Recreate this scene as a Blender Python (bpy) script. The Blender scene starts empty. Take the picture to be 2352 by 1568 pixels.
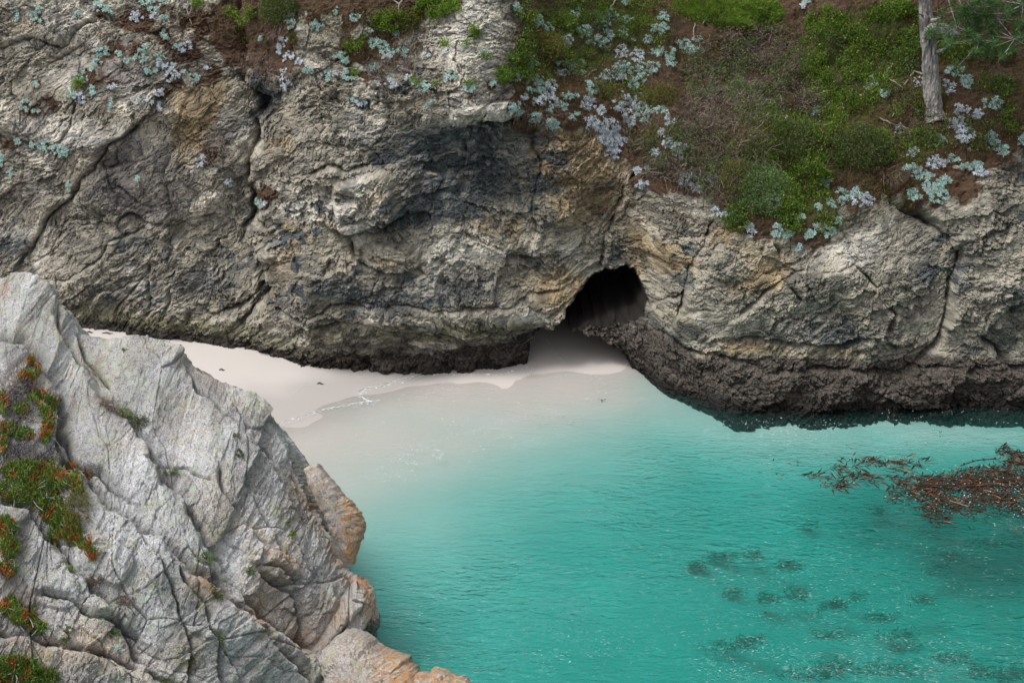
import bpy, math, random
import numpy as np
from mathutils import Vector, Matrix

random.seed(7)
RNG = np.random.default_rng(11)
R = math.radians
SC = bpy.context.scene
COL = SC.collection

# ---------------------------------------------------------------- camera
CAM_H, PITCH, LENS = 15.0, R(20.4), 50.0
cam = bpy.data.cameras.new('camera')
cam.lens = LENS; cam.sensor_width = 36.0; cam.clip_end = 400.0; cam.clip_start = 0.5
camo = bpy.data.objects.new('camera', cam); COL.objects.link(camo)
camo.location = (0, 0, CAM_H); camo.rotation_euler = (R(90) - PITCH, 0, 0)
SC.camera = camo

# ---------------------------------------------------------------- sky and sun (overcast, soft)
SUN_DIR = Vector((-0.44, -0.10, 0.90)).normalized()
SUN_EL = math.asin(SUN_DIR.z)
w = bpy.data.worlds.new('World'); SC.world = w; w.use_nodes = True
nt = w.node_tree; nt.nodes.clear()
sky = nt.nodes.new('ShaderNodeTexSky'); sky.sky_type = 'NISHITA'; sky.sun_disc = False
sky.sun_elevation = SUN_EL; sky.sun_rotation = math.atan2(SUN_DIR.x, SUN_DIR.y)
sky.dust_density = 4.0; sky.air_density = 1.0; sky.ozone_density = 1.0
hs = nt.nodes.new('ShaderNodeHueSaturation'); hs.inputs['Saturation'].default_value = 0.12
bg = nt.nodes.new('ShaderNodeBackground'); bg.inputs['Strength'].default_value = 0.15
ow = nt.nodes.new('ShaderNodeOutputWorld')
nt.links.new(sky.outputs[0], hs.inputs['Color']); nt.links.new(hs.outputs[0], bg.inputs[0]); nt.links.new(bg.outputs[0], ow.inputs[0])
sun = bpy.data.lights.new('sun', 'SUN'); sun.energy = 1.3; sun.angle = R(22); sun.color = (1.0, 0.97, 0.92)
suno = bpy.data.objects.new('sun', sun); COL.objects.link(suno)
suno.rotation_euler = SUN_DIR.to_track_quat('Z', 'Y').to_euler()
SC.view_settings.view_transform = 'Standard'; SC.view_settings.look = 'None'
SC.view_settings.gamma = 1.0; SC.view_settings.exposure = 0.62
SC.cycles.use_denoising = True
SC.cycles.max_bounces = 5; SC.cycles.diffuse_bounces = 2; SC.cycles.glossy_bounces = 2
SC.cycles.transparent_max_bounces = 12; SC.cycles.volume_bounces = 0
SC.cycles.caustics_reflective = False; SC.cycles.caustics_refractive = False

# ---------------------------------------------------------------- survey helpers (measured points of the photograph, 2352 x 1568)
FQ = 2352 * LENS / 36.0; CXQ, CYQ = 1176.0, 784.0
CP, SP = math.cos(PITCH), math.sin(PITCH)
def ray(qx, qy):
    a = (np.asarray(qx, float) - CXQ) / FQ; b = (CYQ - np.asarray(qy, float)) / FQ
    return a, CP + b * SP, -SP + b * CP
def at_y(qx, qy, Y):
    dx, dy, dz = ray(qx, qy); t = Y / dy
    return dx * t, dy * t, CAM_H + dz * t
def at_z(qx, qy, Z=0.0):
    dx, dy, dz = ray(qx, qy); t = (Z - CAM_H) / dz
    return dx * t, dy * t, Z + 0 * t
def chart(x, y, z):
    zz = z - CAM_H; d = y * CP - zz * SP; v = y * SP + zz * CP
    return CXQ + FQ * x / d, CYQ - FQ * v / d, d

# ---------------------------------------------------------------- noise
class Tab: pass
def _tab(seed):
    g = np.random.default_rng(seed); t = Tab()
    a = g.random((256, 256)) * 2 * np.pi; t.gx = np.cos(a).astype(np.float32); t.gy = np.sin(a).astype(np.float32)
    t.j = g.random((256, 256, 5)).astype(np.float32); return t
_TABS = {}
def tab(seed):
    if seed not in _TABS: _TABS[seed] = _tab(seed)
    return _TABS[seed]
def perlin(x, y, seed=0):
    t = tab(seed); x = np.asarray(x, np.float32); y = np.asarray(y, np.float32)
    fx = np.floor(x); fy = np.floor(y); ix = fx.astype(np.int32) & 255; iy = fy.astype(np.int32) & 255
    dx = x - fx; dy = y - fy; ix1 = (ix + 1) & 255; iy1 = (iy + 1) & 255
    u = dx * dx * dx * (dx * (dx * 6 - 15) + 10); v = dy * dy * dy * (dy * (dy * 6 - 15) + 10)
    a = t.gx[ix, iy] * dx + t.gy[ix, iy] * dy; b = t.gx[ix1, iy] * (dx - 1) + t.gy[ix1, iy] * dy
    c = t.gx[ix, iy1] * dx + t.gy[ix, iy1] * (dy - 1); d = t.gx[ix1, iy1] * (dx - 1) + t.gy[ix1, iy1] * (dy - 1)
    a = a + u * (b - a); c = c + u * (d - c)
    return (a + v * (c - a)) * 1.5
def fbm(x, y, octv=4, seed=0, gain=0.5):
    s = 0; amp = 1.0; f = 1.0
    for o in range(octv):
        s = s + amp * perlin(x * f + 17.3 * o, y * f - 9.1 * o, seed + o); amp *= gain; f *= 2.03
    return s
def ridged(x, y, octv=3, seed=0, gain=0.5):
    s = 0; amp = 1.0; f = 1.0
    for o in range(octv):
        s = s + amp * (1 - 2 * np.abs(perlin(x * f + 7.7 * o, y * f + 3.1 * o, seed + o))); amp *= gain; f *= 2.07
    return s
def voronoi(x, y, seed=0, jit=0.9):
    """F1, F2, three random values of the cell, vector to the cell point"""
    t = tab(seed); x = np.asarray(x, np.float32); y = np.asarray(y, np.float32)
    cx = np.floor(x).astype(np.int32); cy = np.floor(y).astype(np.int32)
    F1 = np.full(x.shape, 9, np.float32); F2 = F1.copy(); bi = np.zeros(x.shape, np.int32); bj = bi.copy(); bx = np.zeros_like(F1); by = bx.copy()
    for i in (-1, 0, 1):
        for j in (-1, 0, 1):
            gi = (cx + i) & 255; gj = (cy + j) & 255
            px = cx + i + 0.5 + (t.j[gi, gj, 0] - 0.5) * jit - x; py = cy + j + 0.5 + (t.j[gi, gj, 1] - 0.5) * jit - y
            d = px * px + py * py
            n = d < F1
            F2 = np.where(n, F1, np.minimum(F2, d)); F1 = np.where(n, d, F1)
            bi = np.where(n, gi, bi); bj = np.where(n, gj, bj); bx = np.where(n, px, bx); by = np.where(n, py, by)
    return np.sqrt(F1), np.sqrt(F2), t.j[bi, bj, 2], t.j[bi, bj, 3], t.j[bi, bj, 4], bx, by
def facets(x, y, seed, tilt=1.0, crack=0.5, cw=0.10):
    """angular blocks: each cell is a tilted plane, the joints between cells are grooves"""
    F1, F2, a, b, c, bx, by = voronoi(x, y, seed)
    h = (a - 0.5) * 1.2 + tilt * ((b - 0.5) * bx + (c - 0.5) * by) * 2.0
    e = np.clip((F2 - F1) / cw, 0, 1)
    return h - crack * (1 - e) ** 2
def blocks(a, b, seed, tilt=1.0, crack=0.6, cw=0.10):
    """bedded rock: rows of uneven thickness broken into uneven tilted blocks; returns relief and a tone per block"""
    t = tab(seed); b = b + 0.42 * perlin(b * 0.55, b * 0 + 3.3, seed + 1) + 0.10 * perlin(a * 0.25, b * 0.8, seed + 2)
    row = np.floor(b); fb = b - row; ri = row.astype(np.int32) & 255
    a = a * (0.55 + 0.9 * t.j[ri, 9, 1]) + 7 * t.j[ri, 7, 0] + (t.j[ri, 5, 3] - 0.5) * 0.9 * fb
    a = a + 0.35 * perlin(a * 0.6, row * 0.73, seed + 3); col = np.floor(a); fa = a - col; ci = col.astype(np.int32) & 255
    r0, r1, r2 = t.j[ri, ci, 2], t.j[ri, ci, 3], t.j[ri, ci, 4]
    h = (r0 - 0.5) * 1.2 + tilt * ((r1 - 0.5) * (fa - 0.5) + (r2 - 0.5) * (fb - 0.5)) * 2.2
    e = np.clip(np.minimum(np.minimum(fa, 1 - fa) * 2.0, np.minimum(fb, 1 - fb)) / cw, 0, 1)
    return h - crack * (1 - e) ** 2, t.j[ci, ri, 1]
def sstep(a, b, x):
    t = np.clip((x - a) / (b - a), 0, 1); return t * t * (3 - 2 * t)
def interp(x, pts):
    p = np.array(pts, float); return np.interp(x, p[:, 0], p[:, 1])
def ell(qx, qy, cx, cy, rx, ry, rot=0, p=2.0, soft=True):
    c, s = math.cos(R(rot)), math.sin(R(rot)); dx = qx - cx; dy = qy - cy
    u = (dx * c + dy * s) / rx; v = (-dx * s + dy * c) / ry
    r = (np.abs(u) ** p + np.abs(v) ** p) ** (1 / p)
    return np.exp(-(r ** 2) * 1.1) if soft else 1 - sstep(0.85, 1.0, r)
def stroke(qx, qy, pts):
    """distance and signed side (+ = right-hand of travel) to a polyline"""
    D = np.full(qx.shape, 1e6, np.float32); S = np.zeros(qx.shape, np.float32)
    for (x0, y0), (x1, y1) in zip(pts[:-1], pts[1:]):
        ex, ey = x1 - x0, y1 - y0; L = math.hypot(ex, ey)
        t = np.clip(((qx - x0) * ex + (qy - y0) * ey) / (L * L), 0, 1)
        px = qx - (x0 + t * ex); py = qy - (y0 + t * ey); d = np.sqrt(px * px + py * py)
        n = d < D; D = np.where(n, d, D); S = np.where(n, (ex * (qy - y0) - ey * (qx - x0)) / L, S)
    return D, S
def poly_sd(qx, qy, pts):
    """signed distance to a closed polygon, negative inside"""
    D = np.full(qx.shape, 1e6, np.float32); inside = np.zeros(qx.shape, bool); n = len(pts)
    for i in range(n):
        x0, y0 = pts[i]; x1, y1 = pts[(i + 1) % n]
        ex, ey = x1 - x0, y1 - y0; L2 = ex * ex + ey * ey
        t = np.clip(((qx - x0) * ex + (qy - y0) * ey) / L2, 0, 1)
        D = np.minimum(D, np.hypot(qx - x0 - t * ex, qy - y0 - t * ey))
        if y0 != y1:
            c = ((y0 > qy) != (y1 > qy)) & (qx < (x1 - x0) * (qy - y0) / (y1 - y0) + x0); inside ^= c
    return np.where(inside, -D, D)

# ---------------------------------------------------------------- mesh and object helpers
def mesh_np(name, V, F, attrs=None, smooth=False):
    V = np.ascontiguousarray(V, np.float32); F = np.ascontiguousarray(F, np.int32); k = F.shape[1]
    me = bpy.data.meshes.new(name)
    me.vertices.add(len(V)); me.vertices.foreach_set('co', V.ravel())
    me.loops.add(F.size); me.loops.foreach_set('vertex_index', F.ravel())
    me.polygons.add(len(F)); me.polygons.foreach_set('loop_start', np.arange(0, F.size, k, dtype=np.int32))
    me.polygons.foreach_set('use_smooth', np.full(len(F), smooth, bool))
    for an, arr in (attrs or {}).items():
        a = me.attributes.new(an, 'FLOAT_COLOR', 'POINT')
        c = np.ones((len(V), 4), np.float32); c[:, :arr.shape[1]] = arr; a.data.foreach_set('color', c.ravel())
    me.update(calc_edges=True)
    return me
def grid_faces(nu, nv, off=0):
    i = np.arange(nu - 1)[:, None] * nv + np.arange(nv - 1)[None, :]
    i = i.ravel() + off
    return np.stack([i, i + nv, i + nv + 1, i + 1], 1)
def add(name, me, mat=None, parent=None, loc=None):
    o = bpy.data.objects.new(name, me); COL.objects.link(o)
    if mat is not None and me is not None and not me.materials: me.materials.append(mat)
    if parent is not None: o.parent = parent
    if loc is not None: o.location = loc
    return o
def tag(o, label=None, cat=None, group=None, kind=None):
    if label: o['label'] = label
    if cat: o['category'] = cat
    if group: o['group'] = group
    if kind: o['kind'] = kind
    return o
def empty(name, loc, label, cat, group=None):
    o = bpy.data.objects.new(name, None); o.empty_display_size = 0.1; COL.objects.link(o); o.location = loc
    return tag(o, label, cat, group)

# ---------------------------------------------------------------- material helper
class NT:
    def __init__(s, name):
        s.m = bpy.data.materials.new(name); s.m.use_nodes = True; s.t = s.m.node_tree; s.t.nodes.clear()
        s.out = s.t.nodes.new('ShaderNodeOutputMaterial')
    def n(s, typ, **kw):
        nd = s.t.nodes.new('ShaderNode' + typ)
        for k, v in kw.items(): setattr(nd, k, v)
        return nd
    def set(s, nd, key, v):
        if isinstance(v, bpy.types.NodeSocket): s.t.links.new(v, nd.inputs[key])
        else:
            if isinstance(v, tuple) and len(v) == 3 and nd.inputs[key].type == 'RGBA': v = v + (1,)
            nd.inputs[key].default_value = v
    def mix(s, fac, a, b, mode='MIX'):
        nd = s.n('Mix', data_type='RGBA', blend_type=mode); s.set(nd, 0, fac); s.set(nd, 6, a); s.set(nd, 7, b); return nd.outputs[2]
    def math(s, op, a, b=0.0, clamp=False):
        nd = s.n('Math', operation=op, use_clamp=clamp); s.set(nd, 0, a); s.set(nd, 1, b); return nd.outputs[0]
    def noise(s, scale, detail=4, rough=0.6, vec=None, dist=0.0, out=0):
        nd = s.n('TexNoise'); nd.inputs['Scale'].default_value = scale; nd.inputs['Detail'].default_value = detail
        nd.inputs['Roughness'].default_value = rough; nd.inputs['Distortion'].default_value = dist
        if vec is not None: s.t.links.new(vec, nd.inputs['Vector'])
        return nd.outputs[out]
    def voro(s, scale, vec=None, feature='F1', out='Distance'):
        nd = s.n('TexVoronoi', feature=feature); nd.inputs['Scale'].default_value = scale
        if vec is not None: s.t.links.new(vec, nd.inputs['Vector'])
        return nd.outputs[out]
    def ramp(s, fac, lo, hi):
        nd = s.n('MapRange', clamp=True); s.set(nd, 0, fac); nd.inputs[1].default_value = lo; nd.inputs[2].default_value = hi; return nd.outputs[0]
    def obj(s, scale=None):
        tc = s.n('NewGeometry').outputs['Position']
        if scale is None: return tc
        mp = s.n('Mapping'); mp.inputs['Scale'].default_value = scale; s.t.links.new(tc, mp.inputs['Vector']); return mp.outputs[0]
    def attr(s, name):
        a = s.n('Attribute', attribute_name=name); sp = s.n('SeparateColor'); s.t.links.new(a.outputs['Color'], sp.inputs[0]); return sp.outputs
    def bump(s, h, strength, dist):
        b = s.n('Bump'); b.inputs['Strength'].default_value = strength; b.inputs['Distance'].default_value = dist
        s.t.links.new(h, b.inputs['Height']); return b.outputs[0]
    def pbr(s, col, rough=0.9, spec=0.3, normal=None, sss=None):
        p = s.n('BsdfPrincipled'); s.set(p, 'Base Color', col); s.set(p, 'Roughness', rough); s.set(p, 'Specular IOR Level', spec)
        if normal is not None: s.t.links.new(normal, p.inputs['Normal'])
        s.t.links.new(p.outputs[0], s.out.inputs[0]); return p

def leaf_mat(name, c1, c2, c3=None, rough=0.7, trans=0.25, attr=None):
    """leaf colour varies per leaf (random per island) and per plant; some light passes through"""
    m = NT(name)
    g = m.n('NewGeometry').outputs['Random Per Island']; oi = m.n('ObjectInfo').outputs['Random']
    f = m.math('ADD', m.math('MULTIPLY', g, 0.7), m.math('MULTIPLY', oi, 0.3))
    col = m.mix(f, c1, c2)
    if c3: col = m.mix(m.ramp(m.math('FRACT', m.math('MULTIPLY', g, 7.31)), 0.72, 0.80), col, c3)
    p = m.n('BsdfPrincipled'); m.set(p, 'Base Color', col); m.set(p, 'Roughness', rough); m.set(p, 'Specular IOR Level', 0.25)
    tr = m.n('BsdfTranslucent'); m.set(tr, 'Color', col)
    mx = m.n('MixShader'); mx.inputs[0].default_value = trans
    m.t.links.new(p.outputs[0], mx.inputs[1]); m.t.links.new(tr.outputs[0], mx.inputs[2]); m.t.links.new(mx.outputs[0], m.out.inputs[0])
    return m.m

# ================================================================= materials of the setting
def cliff_material():
    m = NT('cliff_rock')
    A = m.attr('ma'); B = m.attr('mb'); C = m.attr('mc')
    pos = m.obj(); lay = m.obj((1.0, 1.0, 2.6))
    n1 = m.noise(1.3, 5, 0.6, pos); n2 = m.noise(6.0, 5, 0.65, lay); n3 = m.noise(30.0, 4, 0.7, lay); n4 = m.noise(0.55, 4, 0.6, pos)
    base = m.mix(m.ramp(n1, 0.3, 0.7), (0.150, 0.140, 0.118), (0.255, 0.236, 0.198))
    base = m.mix(m.math('MULTIPLY', m.ramp(n2, 0.42, 0.72), 0.6), base, (0.345, 0.315, 0.262))
    base = m.mix(m.math('MULTIPLY', m.ramp(n4, 0.57, 0.77), 0.28), base, (0.240, 0.190, 0.125))
    def msk(s, lo=0.22, hi=0.60, k=0.6):
        return m.ramp(m.math('ADD', s, m.math('MULTIPLY', m.math('SUBTRACT', n2, 0.5), k)), lo, hi)
    base = m.mix(msk(A[2]), base, m.mix(m.ramp(n3, 0.3, 0.7), (0.33, 0.315, 0.29), (0.50, 0.475, 0.43)))          # pale rock
    base = m.mix(msk(A[0]), base, m.mix(m.ramp(n2, 0.3, 0.7), (0.205, 0.150, 0.085), (0.33, 0.262, 0.170)))         # ochre stain
    base = m.mix(msk(A[1]), base, m.mix(m.ramp(n3, 0.35, 0.75), (0.048, 0.055, 0.060), (0.125, 0.136, 0.142)))      # dark slaty rock
    base = m.mix(m.math('MULTIPLY', msk(C[0]), 0.85), base, m.mix(m.ramp(n3, 0.35, 0.7), (0.125, 0.115, 0.112), (0.185, 0.172, 0.165)))  # smooth grey slab
    base = m.mix(m.math('MULTIPLY', msk(B[0]), 0.6), base, (0.120, 0.115, 0.055))                                   # olive algae film
    T_ = m.attr('md')[0]
    base = m.mix(1.0, base, m.mix(m.ramp(T_, 0.15, 0.85), (0.74, 0.75, 0.78), (1.98, 1.98, 1.95)), 'MULTIPLY')
    base = m.mix(m.math('MULTIPLY', m.ramp(T_, 0.66, 0.92), 0.45), base, (0.47, 0.43, 0.36))
    # weathering: black lichen, white specks
    blk = m.math('MULTIPLY', m.ramp(m.noise(9.0, 6, 0.75, pos), 0.58, 0.68), m.ramp(n1, 0.42, 0.62))
    base = m.mix(m.math('MULTIPLY', blk, 0.7), base, (0.045, 0.043, 0.042))
    base = m.mix(m.math('MULTIPLY', m.ramp(m.noise(24.0, 3, 0.6, pos), 0.66, 0.72), 0.55), base, (0.50, 0.49, 0.45))
    base = m.mix(m.math('MULTIPLY', m.ramp(m.noise(3.2, 5, 0.7, pos, 0.4), 0.66, 0.74), 0.5), base, (0.42, 0.225, 0.055))
    tid = m.math('MULTIPLY', msk(B[1], 0.25, 0.85, 0.9), 0.94)
    base = m.mix(tid, base, m.mix(m.ramp(m.noise(13.0, 5, 0.75, pos), 0.42, 0.68), (0.030, 0.025, 0.022), (0.205, 0.168, 0.145)))
    base = m.mix(m.ramp(C[1], 0.2, 0.9), base, (0.024, 0.020, 0.018))  # wet rock; inside the cave, shade painted into the wall colour
    soil = m.mix(m.ramp(n2, 0.3, 0.7), (0.048, 0.032, 0.022), (0.115, 0.070, 0.045))
    soil = m.mix(m.ramp(n3, 0.45, 0.75), soil, (0.150, 0.085, 0.050))
    base = m.mix(msk(B[2], 0.3, 0.6, 0.8), base, soil)
    base = m.mix(m.math('MULTIPLY', msk(C[2], 0.3, 0.6, 0.8), 0.9), base, m.mix(m.ramp(n3, 0.4, 0.7), (0.035, 0.060, 0.012), (0.10, 0.125, 0.022)))  # moss
    base = m.mix(0.35, base, m.mix(n3, (0.0, 0.0, 0.0), (0.62, 0.60, 0.57)), 'OVERLAY')
    h = m.math('ADD', m.math('MULTIPLY', n3, 0.6), m.noise(75.0, 3, 0.7, lay))
    rough = m.math('SUBTRACT', 0.92, m.math('MULTIPLY', tid, 0.3))
    m.pbr(base, rough, 0.25, m.bump(h, 0.8, 0.035)); return m.m

def outcrop_material(orange=0.0, name='outcrop_rock'):
    m = NT(name)
    pos = m.obj(); lay = m.obj((1.0, 1.3, 1.6))
    n1 = m.noise(1.1, 5, 0.65, pos); n2 = m.noise(7.0, 5, 0.7, lay); n3 = m.noise(42.0, 4, 0.75, lay); n5 = m.noise(16.0, 4, 0.7, pos)
    base = m.mix(m.ramp(n1, 0.32, 0.68), (0.300, 0.298, 0.298), (0.51, 0.51, 0.52))
    base = m.mix(m.math('MULTIPLY', m.ramp(n2, 0.45, 0.70), 0.55), base, (0.60, 0.60, 0.61))
    base = m.mix(m.math('MULTIPLY', m.ramp(m.noise(0.8, 4, 0.6, m.obj((1, 1, 1.1))), 0.49, 0.66), 0.6), base, (0.42, 0.35, 0.26))
    base = m.mix(m.math('MULTIPLY', m.ramp(n5, 0.51, 0.63), 0.70), base, (0.150, 0.142, 0.134))
    base = m.mix(m.math('MULTIPLY', m.ramp(m.noise(48.0, 3, 0.6, pos), 0.56, 0.64), 0.8), base, (0.74, 0.73, 0.73))
    base = m.mix(m.math('MULTIPLY', m.ramp(m.noise(28.0, 3, 0.65, pos, 0.3), 0.58, 0.65), 0.7), base, (0.10, 0.098, 0.095))
    T_ = m.attr('md')[0]; base = m.mix(0.8, base, m.mix(m.ramp(T_, 0.1, 0.9), (0.70, 0.69, 0.67), (1.38, 1.39, 1.42)), 'MULTIPLY')
    # pale green crustose lichen discs and rings
    A = m.attr('ma')
    vd = m.voro(5.0, m.obj()); area = m.math('MAXIMUM', m.ramp(m.noise(0.9, 3, 0.5, pos), 0.50, 0.62), A[0])
    disc = m.math('MULTIPLY', m.ramp(m.math('ADD', vd, m.math('MULTIPLY', m.math('SUBTRACT', n3, 0.5), 0.25)), 0.42, 0.30), area)
    base = m.mix(m.math('MULTIPLY', disc, 0.85), base, m.mix(n3, (0.33, 0.37, 0.31), (0.56, 0.61, 0.52)))
    base = m.mix(m.math('MULTIPLY', m.math('MULTIPLY', m.ramp(m.noise(3.0, 5, 0.7, pos), 0.52, 0.64), m.ramp(n1, 0.42, 0.58)), 0.5), base, (0.36, 0.37, 0.19))
    org = m.math('MAXIMUM', m.math('MULTIPLY', m.ramp(m.noise(4.0, 6, 0.75, pos, 0.5), 0.62, 0.70), 0.55), m.math('MULTIPLY', A[1], m.ramp(m.noise(8.0, 6, 0.75, pos), 0.36, 0.56)))
    base = m.mix(m.math('MULTIPLY', org, 0.85), base, m.mix(n3, (0.40, 0.175, 0.045), (0.58, 0.31, 0.10)))
    base = m.mix(m.math('MULTIPLY', A[2], m.ramp(n2, 0.30, 0.55)), base, m.mix(m.ramp(n3, 0.3, 0.7), (0.050, 0.038, 0.030), (0.15, 0.11, 0.085)))   # soil and dry litter
    base = m.mix(0.6, base, m.mix(m.ramp(n3, 0.25, 0.75), (0.12, 0.12, 0.12), (0.92, 0.92, 0.92)), 'OVERLAY')
    h = m.math('ADD', m.math('MULTIPLY', n5, 0.8), m.math('ADD', n3, m.noise(110.0, 3, 0.7, pos)))
    m.pbr(base, 0.92, 0.2, m.bump(h, 0.9, 0.03)); return m.m

def sand_material():
    m = NT('sand')
    pos = m.obj(); A = m.attr('ma')
    n = m.noise(160.0, 3, 0.7, pos); n2 = m.noise(0.7, 3, 0.5, pos)
    col = m.mix(m.ramp(n, 0.3, 0.7), (0.42, 0.385, 0.36), (0.50, 0.46, 0.435))
    col = m.mix(m.math('MULTIPLY', A[0], 0.85), col, m.mix(n2, (0.335, 0.315, 0.30), (0.38, 0.355, 0.34)))   # wet sand
    col = m.mix(m.math('MULTIPLY', m.ramp(m.noise(42.0, 2, 0.5, pos), 0.735, 0.76), 0.5), col, (0.12, 0.09, 0.07))
    rough = m.math('SUBTRACT', 0.95, m.math('MULTIPLY', A[0], 0.72))
    h = m.math('ADD', m.math('MULTIPLY', n, 0.25), m.noise(2.2, 3, 0.5, pos))
    m.pbr(col, rough, 0.3, m.bump(h, 0.25, 0.02)); return m.m

def water_material():
    m = NT('water')
    p1 = m.obj((1.0, 1.9, 1.0))
    rot = m.n('Mapping'); rot.inputs['Rotation'].default_value = (0, 0, R(12)); m.t.links.new(p1, rot.inputs['Vector'])
    big = m.noise(0.35, 2, 0.5, m.obj())
    h = m.math('ADD', m.math('MULTIPLY', m.noise(1.5, 2, 0.5, rot.outputs[0], 0.4), 0.9), m.math('MULTIPLY', m.noise(4.6, 3, 0.55, rot.outputs[0], 0.3), m.math('MULTIPLY_ADD', big, 0.9)))
    A = m.attr('ma')
    nb = m.n('Bump'); nb.inputs['Distance'].default_value = 0.15; m.t.links.new(h, nb.inputs['Height']); m.t.links.new(A[0], nb.inputs['Strength'])
    fr = m.n('Fresnel'); fr.inputs['IOR'].default_value = 1.33; m.t.links.new(nb.outputs[0], fr.inputs['Normal'])
    gl = m.n('BsdfGlossy'); gl.inputs['Roughness'].default_value = 0.06; gl.inputs['Color'].default_value = (1, 1, 1, 1); m.t.links.new(nb.outputs[0], gl.inputs['Normal'])
    tr = m.n('BsdfTransparent')
    mx = m.n('MixShader'); m.t.links.new(fr.outputs[0], mx.inputs[0]); m.t.links.new(tr.outputs[0], mx.inputs[1]); m.t.links.new(gl.outputs[0], mx.inputs[2])
    m.t.links.new(mx.outputs[0], m.out.inputs[0])
    ab = m.n('VolumeAbsorption'); ab.inputs['Color'].default_value = (0.0, 0.905, 0.865, 1); ab.inputs['Density'].default_value = 0.72
    vs = m.n('VolumeScatter'); vs.inputs['Color'].default_value = (0.30, 0.95, 0.85, 1); vs.inputs['Density'].default_value = 0.11
    ad = m.n('AddShader'); m.t.links.new(ab.outputs[0], ad.inputs[0]); m.t.links.new(vs.outputs[0], ad.inputs[1])
    m.t.links.new(ad.outputs[0], m.out.inputs['Volume']); return m.m

M_CLIFF = cliff_material(); M_OUT = outcrop_material(); M_SAND = sand_material(); M_WATER = water_material()

# ================================================================= the cliff
# where succulents root on the bare faces: x, y, half width, half height, rosettes, tone
D_LEFT = [(40, 32, 10, 14, 7, 0), (84, 36, 13, 16, 14, 0), (180, 34, 7, 7, 4, 0), (230, 20, 14, 13, 10, 0), (250, 26, 7, 6, 4, 0), (335, 4, 18, 6, 9, 0), (360, 12, 20, 12, 12, 0), (316, 40, 14, 11, 13, 1), (350, 36, 7, 7, 5, 1), (378, 45, 8, 6, 4, 0), (380, 84, 10, 14, 8, 0), (404, 104, 7, 6, 4, 0), (425, 108, 12, 12, 11, 1), (332, 114, 12, 8, 8, 0), (238, 122, 14, 9, 12, 0), (276, 121, 7, 8, 4, 0), (328, 134, 14, 8, 10, 0),
          (294, 141, 7, 7, 5, 0), (364, 134, 11, 6, 7, 0), (228, 147, 12, 8, 9, 0), (212, 162, 5, 5, 3, 0), (372, 152, 10, 7, 8, 1), (392, 156, 11, 9, 10, 1), (344, 163, 12, 6, 8, 0), (391, 177, 9, 10, 9, 1), (415, 170, 12, 9, 10, 1), (440, 182, 16, 9, 13, 0), (190, 180, 14, 12, 9, 0), (165, 205, 12, 20, 14, 0), (186, 226, 12, 11, 12, 1), (213, 208, 8, 9, 8, 0), (258, 201, 6, 6, 4, 1), (370, 210, 13, 8, 9, 1), (364, 245, 9, 6, 6, 1), (345, 235, 6, 4, 3, 1),
          (322, 233, 5, 5, 2, 0), (256, 244, 7, 12, 6, 0), (56, 241, 14, 10, 8, 0), (82, 254, 8, 7, 4, 0), (84, 192, 8, 8, 4, 0), (38, 326, 10, 6, 5, 0), (72, 328, 8, 9, 6, 0), (112, 336, 22, 9, 16, 0), (138, 346, 20, 12, 18, 0), (5, 372, 8, 14, 8, 0), (314, 412, 6, 5, 3, 0), (161, 430, 6, 6, 3, 0), (24, 398, 6, 8, 5, 0), (463, 372, 10, 15, 11, 1), (526, 418, 8, 8, 6, 1)]
D_MID = [(664, 48, 12, 18, 14, 0), (728, 60, 15, 13, 15, 0), (655, 97, 9, 10, 9, 1), (643, 113, 7, 12, 7, 1), (668, 128, 7, 10, 6, 1), (653, 136, 6, 6, 3, 1), (689, 144, 7, 6, 4, 1), (707, 166, 11, 8, 8, 0), (654, 184, 9, 22, 16, 1), (749, 174, 10, 10, 8, 0), (772, 172, 7, 5, 4, 1), (776, 130, 10, 5, 5, 0), (794, 137, 9, 9, 9, 0), (803, 174, 12, 11, 12, 0), (815, 43, 8, 7, 6, 0), (773, 28, 8, 8, 5, 0), (846, 80, 7, 6, 5, 0), (863, 100, 16, 10, 11, 0), (890, 118, 14, 12, 14, 0), (890, 134, 12, 7, 9, 1), (923, 118, 12, 10, 10, 0),
         (911, 80, 6, 4, 3, 0), (861, 156, 9, 8, 8, 0), (831, 164, 5, 5, 2, 1), (893, 192, 20, 10, 13, 1), (829, 235, 12, 9, 10, 1), (808, 229, 6, 5, 3, 0), (937, 180, 7, 6, 4, 1), (975, 203, 13, 12, 13, 0), (956, 196, 7, 5, 4, 0), (990, 234, 8, 8, 6, 0), (985, 248, 6, 5, 3, 0), (1035, 176, 16, 11, 9, 0), (1078, 206, 15, 10, 12, 0), (1110, 124, 9, 7, 6, 1), (1025, 121, 8, 5, 5, 1), (1068, 112, 5, 7, 3, 0), (985, 121, 8, 8, 5, 1), (1135, 196, 10, 10, 8, 0), (1165, 175, 10, 14, 10, 0), (1172, 246, 7, 8, 5, 0), (596, 466, 12, 8, 8, 0), (612, 468, 8, 6, 4, 1), (600, 88, 7, 6, 3, 0), (478, 156, 6, 6, 3, 1)]
BASEQ = [(-300, 690, 1.3), (60, 715, 1.2), (190, 740, 1.05), (300, 755, 0.95), (400, 768, 0.85), (480, 777, 0.75), (560, 786, 0.65), (630, 803, 0.55), (700, 832, 0.38), (800, 850, 0.22),
         (930, 858, 0.08), (1060, 856, 0.02), (1150, 853, 0), (1210, 845, 0), (1420, 836, 0), (1480, 853, 0), (1520, 885, 0), (1600, 908, 0), (1680, 936, 0), (1760, 944, 0), (2000, 941, 0), (2200, 936, 0), (2352, 930, 0), (2700, 905, 0)]
_bl = [at_z(a, b, c) for a, b, c in BASEQ]
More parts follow.
